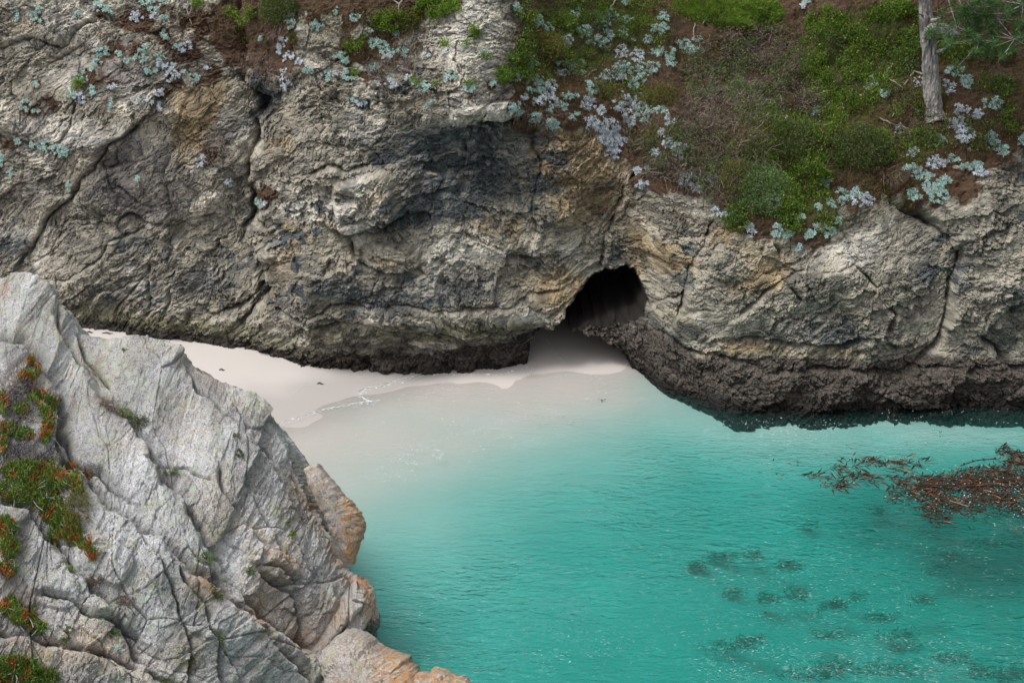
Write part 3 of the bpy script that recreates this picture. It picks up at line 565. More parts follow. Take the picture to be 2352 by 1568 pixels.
# ================================================================= foreground outcrop
RIDGE = [(-330, 520, 28.2), (-120, 590, 27.9), (0, 638, 27.5), (40, 645, 27.4), (66, 652, 27.3), (98, 690, 27.2), (112, 705, 27.1), (150, 716, 27.0), (164, 738, 27.0), (178, 756, 27.0), (215, 765, 27.0), (240, 778, 27.0), (262, 776, 26.9), (300, 768, 26.9), (345, 785, 26.8), (372, 800, 26.8), (400, 812, 26.7), (440, 835, 26.7), (480, 862, 26.5), (520, 885, 26.4),
         (560, 905, 26.3), (600, 925, 26.2), (616, 942, 26.1), (618, 960, 26.1), (640, 985, 26.0), (662, 1015, 25.9), (685, 1060, 25.7), (700, 1090, 25.6), (735, 1150, 25.4), (775, 1225, 25.1), (800, 1285, 24.9), (812, 1320, 24.8), (838, 1325, 24.65), (855, 1345, 24.6), (858, 1375, 24.5), (850, 1410, 24.4), (845, 1440, 24.35), (836, 1468, 24.3), (800, 1500, 24.2), (765, 1530, 24.0), (770, 1600, 23.7), (800, 1700, 23.3)]
rg = np.array(RIDGE, float); L = np.concatenate([[0], np.cumsum(np.hypot(*np.diff(rg[:, :2], axis=0).T))])
NS, NTf, NTb = 670, 440, 36
sl = np.concatenate([np.linspace(0, L[2], 30)[:-1], np.linspace(L[2], L[-1], NS - 29)])
RQ = [np.interp(sl, L, rg[:, k]) for k in range(3)]
RP = np.stack(at_y(*RQ), -1)
bq = np.array([(0, -420, 1760, 17.6), (0.28, -60, 1790, 18.6), (0.5, 240, 1800, 19.6), (0.75, 520, 1800, 20.8), (0.9, 680, 1790, 22.0), (1, 790, 1790, 22.9)])
sn = sl / L[-1]
BQ = [np.interp(sn, bq[:, 0], bq[:, k]) for k in (1, 2, 3)]
BP = np.stack(at_y(*BQ), -1)
tf = np.linspace(0, 1, NTf); tb = np.linspace(-1, 0, NTb)[:-1]
T = tf[None, :, None]
front = RP[:, None, :] * (1 - T) + BP[:, None, :] * T
front[:, :, 1] -= 0.9 * np.sin(np.pi * np.clip(tf, 0, 1))[None, :] * sstep(1.0, 0.55, sn)[:, None]
rs_ = RP.copy(); k9 = np.ones(25) / 25
for c in range(3): rs_[:, c] = np.convolve(np.pad(RP[:, c], 12, 'edge'), k9, 'valid')
tb3 = -tb[None, :, None]
back = RP[:, None, :] * (1 - tb3) + rs_[:, None, :] * tb3 + np.concatenate([tb3 * 0.5 * np.clip(RP[:, None, 2:3] / 3, 0, 1), tb3 * 3.5 * np.clip(RP[:, None, 2:3] / 3, 0.02, 1), -tb3 * tb3 * 3.0 - 2.0 * tb3 + 0 * RP[:, None, 2:3]], -1)
G = np.concatenate([back, front], 1)
def blur_grid(a, k):
    c = np.cumsum(np.pad(a, ((k + 1, k), (0, 0), (0, 0)), 'edge'), 0); a = (c[2 * k + 1:] - c[:-2 * k - 1]) / (2 * k + 1)
    c = np.cumsum(np.pad(a, ((0, 0), (k + 1, k), (0, 0)), 'edge'), 1); return (c[:, 2 * k + 1:] - c[:, :-2 * k - 1]) / (2 * k + 1)
Gb = blur_grid(G, 12); GN = np.cross(np.gradient(Gb, axis=0), np.gradient(Gb, axis=1)); GN /= np.linalg.norm(GN, axis=-1, keepdims=True) + 1e-9
if GN[NS // 2, NTb + 100, 1] > 0: GN = -GN
GX, GY, GZ = G[..., 0], G[..., 1], G[..., 2]
QX, QY, _ = chart(GX, GY, GZ); QX = QX.astype(np.float32); QY = QY.astype(np.float32)
U = GX; W_ = GZ * 1.15 - GY * 0.25
CRK = fbm(U * 1.5 + 8, W_ * 1.5, 2, 183) + 0.25; WOBX = fbm(U * 1.6, W_ * 1.6, 4, 180); WOBY = fbm(U * 1.6 + 31, W_ * 1.6, 4, 181)
D = np.zeros_like(GX, np.float32); KB, KS, KW = 0.8, 0.8, 0.8
a_ = (U - W_) * 0.7071; b_ = (U + W_) * 0.7071
wa = 0.22 * fbm(U * 0.6, W_ * 0.6, 2, 190); wb = 0.22 * fbm(U * 0.6 + 9, W_ * 0.6, 2, 191)
D += 0.20 * fbm(U * 0.45, W_ * 0.45, 3, 200)
# main gullies and joints run down to the right
crack([(258, 930), (300, 975), (345, 1030), (365, 1090), (430, 1180), (500, 1290), (560, 1380), (650, 1450)], 14, 0.32, 0.38, 150, 14)
crack([(120, 985), (185, 1090), (240, 1170), (330, 1235), (430, 1320), (520, 1400), (620, 1440), (720, 1490)], 16, 0.36, 0.40, 130, 14)
crack([(-40, 1150), (60, 1185), (140, 1275), (200, 1345), (260, 1410), (310, 1490), (360, 1580)], 11, 0.28, 0.22, 100, 12)
crack([(0, 790), (40, 800), (95, 845), (135, 905), (140, 980), (120, 1040), (170, 1110)], 18, 0.38, 0.30, 90, 10)
crack([(500, 1085), (508, 1140), (560, 1195), (605, 1250), (590, 1300), (630, 1335), (690, 1345)], 6, 0.22, 0.16, 70, 8)
crack([(690, 1085), (740, 1168), (782, 1250), (806, 1292)], 7, 0.3, 0.0, 60, 6)
crack([(104, 1366), (152, 1374), (180, 1390), (212, 1416), (258, 1426), (292, 1440), (320, 1462)], 6, 0.26, -0.20, 60, 6)
crack([(-40, 1455), (60, 1472), (120, 1482), (210, 1500), (320, 1540), (420, 1590)], 12, 0.28, 0.30, 120, 8)
crack([(400, 1330), (440, 1400), (480, 1470), (500, 1560)], 6, 0.22, 0.14, 70, 10); crack([(300, 1240), (360, 1310), (390, 1390), (420, 1480), (430, 1570)], 5, 0.18, 0.12, 60, 10)
crack([(470, 1320), (540, 1420), (620, 1500), (700, 1580)], 10, 0.28, 0.30, 80, 10); crack([(240, 880), (200, 830), (180, 770)], 8, 0.20, -0.2, 70, 6); crack([(110, 700), (130, 760), (170, 830), (220, 880)], 8, 0.18, 0.22, 80, 8)
crack([(430, 835), (450, 890), (520, 960), (600, 1040), (660, 1120)], 7, 0.16, 0.18, 80, 10); crack([(640, 1330), (700, 1370), (720, 1440), (710, 1500)], 7, 0.3, -0.25, 60, 8); crack([(600, 1290), (640, 1300), (690, 1335)], 5, 0.2, -0.15, 40, 6)
crack([(150, 1075), (230, 1090), (250, 1120), (300, 1160)], 8, 0.25, -0.15, 60, 6); crack([(560, 1120), (620, 1200), (650, 1290)], 5, 0.14, 0.1, 60, 8); crack([(330, 1060), (420, 1080), (480, 1110)], 5, 0.16, 0.1, 60, 8)
crack([(820, 1400), (790, 1450), (770, 1510)], 8, 0.3, 0.2, 40, 6)
blob(120, 950, 60, 90, -0.35, 20); blob(60, 1090, 80, 40, -0.1); blob(640, 1390, 60, 40, -0.25); blob(265, 1010, 60, 45, -0.2, 30); blob(360, 860, 130, 70, 0.22, 35); blob(520, 1010, 120, 70, 0.2, 45)
blob(640, 1300, 38, 30, 0.16, 20, 3.5, True); blob(240, 1300, 60, 40, 0.16, 40, 3, True); blob(225, 1405, 26, 18, 0.14, 20, 3.5, True); blob(280, 1420, 22, 22, 0.13, 20, 3.5, True); blob(120, 1360, 60, 40, 0.12, 20, 3, True)
jx = 0.30 * perlin(U * 2.6, W_ * 2.6, 201); jy = 0.30 * perlin(U * 2.6, W_ * 2.6, 202)
g1 = facets((a_ + 0.5 * wa) * 0.55, (b_ + 0.5 * wb) * 1.5, 205, 1.0, 0.7, 0.035); g2, tg2 = blocks((a_ + 0.15 * jx) * 1.1, (b_ + 0.15 * jy) * 2.7, 206, 1.1, 0.6, 0.05)
g3 = facets((U + 0.1 * jx) * 4.0, (W_ + 0.1 * jy) * 4.6, 207, 1.2, 0.6, 0.09); g4, tg4 = blocks((a_ + 0.1 * jx) * 6.0, (b_ + 0.1 * jy) * 13.0, 218, 1.2, 0.5, 0.15); g5 = facets(U * 14.0, W_ * 16.0, 219, 1.2, 0.5, 0.2)
lowz = sstep(1150, 1350, QY); smoothz = 1 - 0.55 * np.clip(ell(QX, QY, 330, 900, 200, 90, 35) + ell(QX, QY, 200, 1010, 60, 60) + ell(QX, QY, 400, 1060, 110, 70, 45) + ell(QX, QY, 100, 760, 110, 80), 0, 1)
D += smoothz * ((0.085 + 0.04 * lowz) * g1 + (0.022 + 0.035 * lowz) * g2 + (0.020 + 0.016 * lowz) * g3 + 0.017 * g4 + 0.015 * g5) + 0.024 * fbm(U * 6, W_ * 6, 4, 210)
fade = np.concatenate([np.linspace(0.2, 1, NTb - 1), np.ones(NTf)])[None, :]
FV3 = G + GN * (D * fade)[..., None]
FV3[..., 2] -= 0.12 * D * fade
def E2(cx, cy, rx, ry, rot=0): return ell(QX, QY, cx, cy, rx, ry, rot)
lich = 0.9 * E2(80, 740, 120, 80) + 0.8 * E2(230, 830, 110, 70) + 0.6 * E2(330, 870, 120, 60) + 0.5 * E2(190, 780, 60, 60)
oran = 0.6 * E2(790, 1270, 30, 50, -30) + 0.5 * E2(700, 1470, 60, 40) + 0.4 * E2(780, 1420, 40, 60) + 0.35 * E2(620, 1260, 60, 50) + 0.3 * E2(560, 1420, 50, 40) + 1.0 * E2(838, 1330, 34, 14) + 0.8 * E2(845, 1375, 18, 45) + 0.55 * E2(730, 1150, 30, 70, -30) + 0.7 * E2(450, 1355, 36, 30) + 0.35 * E2(250, 1490, 110, 40, 30) + 0.35 * E2(60, 1500, 120, 30, 12) + 0.5 * E2(15, 680, 20, 25) + 0.3 * E2(500, 860, 60, 30, 30) + 0.35 * E2(650, 1300, 40, 40) + 0.3 * E2(40, 1380, 50, 30) + 0.3 * E2(600, 1400, 50, 40)
gsoil = 1.0 * E2(40, 920, 65, 90) + 1.0 * E2(70, 1090, 100, 45, 15) + 0.9 * E2(150, 1180, 40, 80, -30) + 0.8 * E2(20, 1250, 40, 70) + 0.9 * E2(50, 1410, 60, 35, 20) + 1.0 * E2(60, 1560, 110, 45, 15) + 0.8 * E2(255, 940, 30, 25)
fa = np.stack([lich, oran, gsoil], -1).reshape(-1, 3).clip(0, 1)
FV = FV3.reshape(-1, 3)
outc = add('rock_outcrop', mesh_np('rock_outcrop', FV, grid_faces(NS, NTb - 1 + NTf), {'ma': fa, 'md': np.stack([0.5 + 0.5 * (tg2 - 0.5) + 0.35 * (tg4 - 0.5) + 0.45 * fbm(U * 1.5, W_ * 1.5, 4, 221)] * 3, -1).reshape(-1, 3).clip(0, 1)}), M_OUT)
tag(outc, 'pale grey lichened rock outcrop sloping down to the water', None, None, 'structure')
FG = Surf(FV, (NS, NTb - 1 + NTf))

# ---- separate rocks at the water's edge: closed bodies with real thickness
def pillow_rock(name, outline, Y0, kY, thick, seed, mask, label, n=150, m=44, amp=0.10):
    o = np.array(outline, float); P = np.array([at_y(a, b, Y0 + kY * (b - outline[0][1])) for a, b in o])
    per = np.concatenate([P, P[:1]]); l = np.concatenate([[0], np.cumsum(np.linalg.norm(np.diff(per, axis=0), axis=1))])
    s = np.linspace(0, l[-1], n, endpoint=False); ring = np.stack([np.interp(s, l, per[:, k]) for k in range(3)], -1)
    c = ring.mean(0); V = []; 
    ph = np.linspace(0, np.pi, m)
    for p in ph:
        r = np.sin(p) ** 0.55; dpt = np.cos(p); dpt = np.sign(dpt) * abs(dpt) ** 0.7
        q = c + (ring - c) * r; q[:, 1] -= thick * dpt * (0.75 if dpt > 0 else 1.0); q[:, 2] += 0.35 * thick * dpt
        V.append(q)
    V = np.array(V)            # m x n x 3
    nn = V - c; nn /= np.linalg.norm(nn, axis=-1, keepdims=True) + 1e-6
    aa = V[..., 0] * 0.8 + V[..., 2] * 0.2; bb = V[..., 2] * 0.9 - V[..., 0] * 0.5 + V[..., 1] * 0.5
    d = amp * (facets(aa * 2.2, bb * 3.2, seed, 1.0, 0.8, 0.06) + 0.45 * facets(aa * 6, bb * 7, seed + 1, 1.1, 0.6, 0.12)) + 0.03 * fbm(aa * 7, bb * 7, 3, seed + 2)
    wgt = np.sin(ph)[:, None] ** 0.3; V = V + nn * (d * wgt)[..., None]
    i = np.arange(m - 1)[:, None] * n + np.arange(n)[None, :]; j = np.arange(m - 1)[:, None] * n + (np.arange(n)[None, :] + 1) % n
    F = np.stack([i, i + n, j + n, j], -1).reshape(-1, 4)
    Vf = V.reshape(-1, 3); qx, qy, _ = chart(Vf[:, 0], Vf[:, 1], Vf[:, 2])
    me = mesh_np(name, Vf - c, F, {'ma': np.stack(mask(qx, qy), -1).clip(0, 1), 'md': np.full((len(Vf), 3), 0.5)})
    return tag(add(name, me, M_OUT, None, tuple(c)), label, 'rock')
pillow_rock('leaning_slab', [(702, 1082), (715, 1072), (732, 1068), (762, 1100), (792, 1136), (822, 1168), (838, 1195), (841, 1210), (834, 1238), (826, 1262), (812, 1296), (800, 1290), (770, 1238), (738, 1175), (712, 1115)], 25.35, -0.0022, 0.42, 301,
            lambda x, y: (0 * x, 0.45 + 0.8 * sstep(765, 815, x) * sstep(1110, 1170, y), 0 * x), 'orange-stained slab leaning off the edge of the grey outcrop', 150, 44, 0.035)
pillow_rock('boulder', [(742, 1492), (765, 1466), (792, 1450), (815, 1454), (838, 1464), (862, 1482), (905, 1500), (935, 1516), (962, 1540), (968, 1580), (970, 1680), (760, 1680), (748, 1560), (738, 1525)], 23.1, -0.006, 0.95, 311,
            lambda x, y: (0 * x, 0.22 + 0.75 * sstep(830, 900, x), 0 * x), 'big grey and orange boulder in front of the water, bottom edge', 170, 50, 0.06)
pillow_rock('boulder', [(955, 1545), (985, 1548), (994, 1534), (1010, 1540), (1040, 1552), (1072, 1562), (1090, 1580), (1095, 1680), (960, 1680), (945, 1590)], 22.5, -0.006, 0.6, 321,
            lambda x, y: (0 * x, 0.95 + 0 * x, 0 * x), 'low rust-orange boulder tip at the bottom edge, nearest the open water', 120, 36, 0.05)

# ---- angular stones standing proud of the cliff (pieces of the cliff)
def polytope(seed, sub=4, npl=17):
    import bmesh
    bm = bmesh.new(); bmesh.ops.create_icosphere(bm, subdivisions=sub, radius=1.0)
    g = np.random.default_rng(seed); N = g.normal(size=(npl, 3)); N /= np.linalg.norm(N, axis=1)[:, None]; h = 0.62 + 0.38 * g.random(npl)
    co = np.array([v.co[:] for v in bm.verts]); F = np.array([[v.index for v in f.verts] for f in bm.faces]); bm.free()
    dn = co @ N.T; r = np.where(dn > 0.05, h / np.maximum(dn, 0.05), 9).min(1); r = np.minimum(r, 1.15)
    V = co * (r * (1 + 0.03 * g.normal(size=len(r)) + 0.10 * fbm(co[:, 0] * 2.5 + co[:, 1], co[:, 2] * 4, 3, seed)))[:, None]
    return mesh_np('rock', V, F, {'md': np.repeat((0.5 + 0.5 * fbm(V[:, 0] * 3 + V[:, 1], V[:, 2] * 5, 3, seed + 1))[:, None], 3, 1).clip(0, 1)})
POLY = [polytope(400 + i) for i in range(7)]
for i, p in enumerate(POLY): p.materials.append(M_CLIFF)
STONES = [(985, 398, 26, 10, -8), (1020, 425, 34, 12, -10), (905, 588, 55, 22, 4), (868, 596, 28, 12, 4), (1140, 545, 40, 16, -14), (1180, 520, 36, 16, -6), (612, 580, 34, 16, -15), (868, 205, 30, 20, 12), (850, 150, 18, 12, 0), (1115, 268, 46, 16, -8), (1075, 262, 30, 12, -6), (1290, 490, 18, 10, 0), (1645, 585, 34, 26, 30), (1700, 630, 34, 16, 5), (1650, 655, 26, 14, 0),
          (1770, 590, 26, 14, 10), (1795, 610, 26, 14, -10), (1860, 520, 30, 10, -5), (2225, 540, 34, 26, 40), (2195, 560, 20, 16, 20), (2250, 600, 22, 14, -20), (2120, 700, 24, 14, -30), (1340, 575, 20, 10, 10), (1220, 620, 26, 12, -10), (1090, 595, 30, 14, -20), (700, 490, 46, 20, -8), (640, 500, 24, 14, 0), (745, 470, 20, 16, 0), (690, 620, 24, 12, -10), (780, 600, 14, 26, -20), (640, 345, 22, 14, 0),
          (600, 180, 26, 14, -10), (560, 340, 14, 18, 0), (735, 140, 28, 14, 5), (750, 110, 16, 12, 0), (720, 85, 18, 12, 0), (430, 190, 16, 18, 10), (100, 105, 30, 12, -6), (2230, 345, 10, 10, 0), (2205, 385, 14, 8, 0), (2150, 430, 12, 8, 0), (1215, 185, 16, 8, 0), (1560, 150, 14, 12, 0), (1600, 160, 16, 14, 0), (1660, 590, 20, 18, 30), (1920, 680, 36, 14, -25), (2050, 640, 30, 16, -30), (520, 560, 26, 14, -25), (470, 560, 30, 12, -20), (380, 560, 34, 14, -25)]
for i, (qx, qy, rx, ry, rot) in enumerate(STONES):
    if i % 2 and i < 38: continue
    hit = CL(qx, qy)
    if not hit: continue
    p, n = hit; k = p.y / FQ / CP * 1.02
    o = add('rock', POLY[i % 7]); o.location = p - n * (0.55 * min(rx, ry * 1.6) * k); o.parent = cliff
    o.rotation_euler = (R(random.uniform(-20, 20)), R(-rot + random.uniform(-6, 6)), R(random.uniform(-25, 25))); o.scale = (rx * k, min(rx, ry * 1.6) * k * 0.9, ry * k)

# ================================================================= plant building blocks
def unit(v): return v / (np.linalg.norm(v, axis=-1, keepdims=True) + 1e-9)
def leaf_geo(P, Dv, L, Wd, up=None, fold=0.25, g=RNG):
    """folded pointed leaves: 4 vertices, 2 triangles each, growing from P along Dv"""
    n = len(P); Dv = unit(Dv); r = unit(g.normal(size=(n, 3))) if up is None else up
    S = unit(np.cross(Dv, r)); N = np.cross(S, Dv)
    L = np.broadcast_to(L, n)[:, None]; Wd = np.broadcast_to(Wd, n)[:, None]
    mid = P + Dv * L * 0.5
    V = np.stack([P, mid + S * Wd * 0.5 + N * Wd * fold, P + Dv * L, mid - S * Wd * 0.5 + N * Wd * fold], 1).reshape(-1, 3)
    b = np.arange(n)[:, None] * 4
    F = np.concatenate([b + np.array([[0, 1, 2]]), b + np.array([[0, 2, 3]])], 1).reshape(-1, 3)
    return V, F
def tube_geo(paths, k=3):
    """paths: list of (points m x 3, radii m); k-sided tapered tubes"""
    VV_, FF = [], []; off = 0
    for pts, rad in paths:
        pts = np.asarray(pts, float); m = len(pts); rad = np.broadcast_to(np.asarray(rad, float), m)
        t = unit(np.gradient(pts, axis=0)); ref = np.array([0.3, 0.9, 0.31]); s = unit(np.cross(t, ref)); u = np.cross(s, t)
        an = np.arange(k) * 2 * np.pi / k
        ring = pts[:, None, :] + rad[:, None, None] * (np.cos(an)[None, :, None] * s[:, None, :] + np.sin(an)[None, :, None] * u[:, None, :])
        VV_.append(ring.reshape(-1, 3))
        i = np.arange(m - 1)[:, None] * k + np.arange(k)[None, :]; j = np.arange(m - 1)[:, None] * k + (np.arange(k)[None, :] + 1) % k
        q = np.stack([i, j, j + k, i + k], -1).reshape(-1, 4) + off
        FF.append(q); off += m * k
    return np.concatenate(VV_), np.concatenate(FF)
def frames(n):
    n = Vector(n); return n.to_track_quat('Z', 'Y')

M_DUD1 = leaf_mat('succulent_bluegreen', (0.33, 0.53, 0.50), (0.52, 0.70, 0.67), (0.34, 0.42, 0.34), 0.75, 0.1)
M_DUD2 = leaf_mat('succulent_lavender', (0.48, 0.60, 0.66), (0.70, 0.77, 0.84), (0.44, 0.38, 0.40), 0.75, 0.1)
M_GRN = leaf_mat('bright_leaf', (0.060, 0.130, 0.018), (0.215, 0.350, 0.050), (0.30, 0.37, 0.08), 0.6, 0.35)
M_DGR = leaf_mat('shrub_leaf', (0.035, 0.070, 0.016), (0.115, 0.175, 0.040), (0.14, 0.125, 0.05), 0.7, 0.25)
M_LGR = leaf_mat('sage_leaf', (0.080, 0.160, 0.045), (0.210, 0.330, 0.110), (0.13, 0.14, 0.07), 0.7, 0.25)
M_OLV = leaf_mat('olive_leaf', (0.075, 0.085, 0.016), (0.190, 0.205, 0.042), (0.14, 0.10, 0.04), 0.7, 0.25)
M_BRN = leaf_mat('brown_leaf', (0.060, 0.042, 0.030), (0.130, 0.098, 0.062), (0.11, 0.12, 0.05), 0.8, 0.1)
M_GRASS = leaf_mat('grass_blade', (0.065, 0.160, 0.015), (0.190, 0.330, 0.040), (0.30, 0.31, 0.08), 0.6, 0.35)
M_DEAD = leaf_mat('dead_twig', (0.080, 0.062, 0.050), (0.205, 0.158, 0.132), (0.27, 0.22, 0.19), 0.9, 0.0)
M_NEED = leaf_mat('needle_litter', (0.085, 0.036, 0.018), (0.215, 0.098, 0.050), (0.05, 0.03, 0.02), 0.9, 0.0)
M_STICK = leaf_mat('bleached_wood', (0.27, 0.235, 0.195), (0.36, 0.32, 0.275), None, 0.9, 0.0)
M_PINE = leaf_mat('pine_needle', (0.024, 0.075, 0.020), (0.080, 0.165, 0.048), (0.12, 0.19, 0.07), 0.6, 0.2)
M_ICEG = leaf_mat('ice_plant_green', (0.085, 0.185, 0.040), (0.215, 0.320, 0.065), (0.30, 0.27, 0.06), 0.45, 0.15)
M_ICER = leaf_mat('ice_plant_red', (0.42, 0.095, 0.045), (0.42, 0.20, 0.060), (0.22, 0.22, 0.04), 0.45, 0.15)
M_GREY = leaf_mat('dry_grey_stems', (0.14, 0.125, 0.125), (0.33, 0.31, 0.32), (0.06, 0.05, 0.045), 0.9, 0.0)

# ---- rosettes
def rosette(seed, n=17):
    g = np.random.default_rng(seed); k = np.arange(n); az = k * 2.39996 + g.normal(0, 0.12, n); el = np.interp(k / n, [0, 1], [0.12, 1.25]) + g.normal(0, 0.08, n)
    Dv = np.stack([np.cos(az) * np.cos(el), np.sin(az) * np.cos(el), np.sin(el)], -1); L = np.interp(k / n, [0, 1], [1.0, 0.5]) * g.uniform(0.85, 1.1, n)
    up = np.tile(np.array([[0, 0, 1.0]]), (n, 1))
    V, F = leaf_geo(Dv * 0.05, Dv, L, 0.27 * np.sqrt(L), up, 0.22, g); return mesh_np('rosette', V, F)
ROS1 = [rosette(500 + i) for i in range(4)]; ROS2 = [rosette(510 + i, 15) for i in range(4)]
for r_ in ROS1: r_.materials.append(M_DUD1)
for r_ in ROS2: r_.materials.append(M_DUD2)
NUM = ['first', 'second', 'third', 'fourth', 'fifth', 'sixth', 'seventh', 'eighth', 'ninth', 'tenth', 'eleventh', 'twelfth', 'thirteenth', 'fourteenth', 'fifteenth', 'sixteenth', 'seventeenth', 'eighteenth', 'nineteenth', 'twentieth',
       'twenty-first', 'twenty-second', 'twenty-third', 'twenty-fourth', 'twenty-fifth', 'twenty-sixth', 'twenty-seventh', 'twenty-eighth', 'twenty-ninth', 'thirtieth', 'thirty-first', 'thirty-second', 'thirty-third', 'thirty-fourth', 'thirty-fifth', 'thirty-sixth', 'thirty-seventh', 'thirty-eighth', 'thirty-ninth', 'fortieth', 'forty-first', 'forty-second', 'forty-third', 'forty-fourth', 'forty-fifth', 'forty-sixth', 'forty-seventh', 'forty-eighth', 'forty-ninth', 'fiftieth']
# x, y, half width, half height, rosettes, tone (0 blue-green, 1 lavender white)
D_BIG = [(1188, 20, 9, 7, 6, 0), (1235, 52, 9, 12, 8, 0), (1255, 65, 9, 12, 8, 0), (1302, 97, 13, 11, 14, 1), (1322, 32, 10, 7, 6, 0), (1342, 78, 16, 14, 12, 0), (1365, 95, 20, 11, 12, 0), (1405, 38, 14, 12, 13, 0), (1382, 60, 18, 10, 12, 0), (1434, 76, 10, 11, 8, 0), (1396, 82, 12, 12, 10, 0), (1440, 48, 14, 8, 8, 0), (1388, 106, 12, 9, 8, 0), (1452, 97, 8, 5, 4, 0), (1525, 42, 12, 12, 10, 0), (1515, 66, 14, 12, 13, 0), (1440, 6, 8, 7, 5, 0), (1494, 92, 12, 10, 8, 0), (1572, 102, 14, 10, 13, 0), (1592, 114, 22, 10, 16, 0), (1606, 90, 10, 5, 5, 0),
         (1528, 122, 18, 13, 16, 0), (1540, 142, 10, 14, 9, 0), (1502, 122, 8, 5, 5, 0), (1425, 122, 14, 14, 18, 1), (1462, 128, 14, 14, 18, 1), (1432, 160, 20, 14, 24, 0), (1424, 178, 10, 9, 9, 1), (1488, 158, 24, 14, 22, 0), (1470, 178, 20, 10, 16, 0), (1455, 195, 12, 9, 10, 0), (1394, 176, 16, 12, 13, 1), (1326, 158, 20, 16, 18, 0), (1292, 170, 12, 6, 9, 1), (1290, 146, 12, 6, 6, 0), (1216, 148, 18, 9, 12, 0), (1187, 172, 9, 14, 10, 0), (1234, 196, 24, 18, 26, 0), (1262, 204, 12, 18, 18, 1), (1255, 234, 28, 10, 24, 1), (1185, 254, 14, 14, 16, 0), (1204, 224, 6, 6, 3, 1), (1308, 222, 16, 7, 9, 0), (1294, 246, 8, 8, 6, 0), (1360, 190, 14, 10, 10, 0),
         (1358, 212, 12, 8, 9, 0), (1350, 240, 16, 13, 16, 1), (1380, 255, 10, 8, 8, 1), (1355, 282, 14, 13, 14, 1), (1316, 268, 10, 9, 8, 0), (1230, 272, 13, 9, 9, 0), (1268, 284, 13, 11, 13, 0), (1264, 258, 7, 6, 4, 0)]
D_TONG = [(1394, 290, 24, 16, 34, 1), (1400, 318, 22, 16, 34, 1), (1402, 350, 16, 20, 28, 1), (1425, 325, 12, 14, 12, 1), (1420, 245, 18, 10, 14, 1), (1454, 236, 20, 13, 18, 1), (1448, 272, 14, 16, 15, 1), (1482, 260, 18, 20, 20, 0), (1520, 254, 12, 7, 9, 0), (1540, 272, 12, 14, 12, 1), (1436, 220, 8, 8, 7, 1), (1482, 218, 8, 6, 5, 1), (1522, 304, 9, 6, 6, 1), (1534, 325, 10, 14, 9, 1), (1484, 325, 9, 8, 6, 1), (1508, 350, 11, 10, 9, 1), (1560, 346, 16, 14, 16, 1), (1478, 424, 14, 8, 12, 1), (1466, 392, 8, 8, 5, 1), (1486, 388, 8, 5, 5, 1), (1588, 404, 20, 9, 16, 1), (1600, 432, 10, 8, 10, 1), (1638, 410, 10, 12, 9, 1), (1576, 420, 14, 6, 8, 1), (1644, 486, 12, 9, 7, 1), (1665, 492, 7, 7, 4, 1)]
D_RIGHT = [(1852, 6, 8, 6, 5, 0), (1842, 16, 8, 5, 4, 1), (1868, 258, 14, 8, 9, 0), (2000, 192, 13, 14, 13, 1), (2031, 216, 11, 7, 8, 0), (2110, 190, 14, 9, 9, 1), (2195, 165, 22, 11, 16, 0), (2216, 190, 18, 15, 18, 0), (2176, 198, 14, 12, 11, 1), (2180, 214, 8, 5, 4, 1), (2278, 240, 20, 12, 15, 0), (2208, 254, 15, 14, 14, 1), (2194, 285, 20, 11, 16, 1), (2242, 268, 12, 14, 11, 1), (2218, 312, 20, 14, 20, 1), (2062, 300, 9, 12, 8, 1), (2156, 322, 11, 9, 9, 0), (2094, 348, 12, 9, 9, 1), (2276, 325, 16, 18, 20, 0), (2300, 346, 14, 9, 10, 0), (2150, 376, 22, 14, 22, 1), (2096, 390, 18, 8, 13, 0), (2186, 366, 14, 7, 8, 0), (2120, 404, 24, 9, 16, 0), (2228, 380, 22, 10, 18, 0), (2250, 396, 16, 8, 12, 1), (2142, 428, 20, 12, 16, 0), (2100, 448, 14, 12, 11, 0), (2155, 452, 18, 14, 18, 0), (2168, 418, 14, 8, 9, 0),
           (1776, 466, 16, 14, 16, 1), (1960, 446, 20, 12, 16, 0), (1978, 460, 24, 12, 22, 1), (1938, 462, 12, 7, 7, 0), (1896, 420, 10, 8, 7, 0), (1926, 440, 6, 5, 3, 0), (1880, 476, 8, 7, 5, 0), (1906, 468, 9, 10, 7, 0), (1784, 530, 10, 12, 9, 0), (1808, 540, 12, 8, 9, 0), (1860, 542, 11, 9, 9, 0), (1898, 532, 16, 12, 15, 0), (1880, 520, 10, 6, 6, 1), (1924, 506, 8, 11, 6, 0), (1836, 500, 7, 5, 4, 0), (1724, 528, 8, 14, 9, 1), (1800, 432, 8, 6, 4, 0), (1836, 570, 8, 6, 4, 0), (2352, 320, 14, 16, 10, 0)]
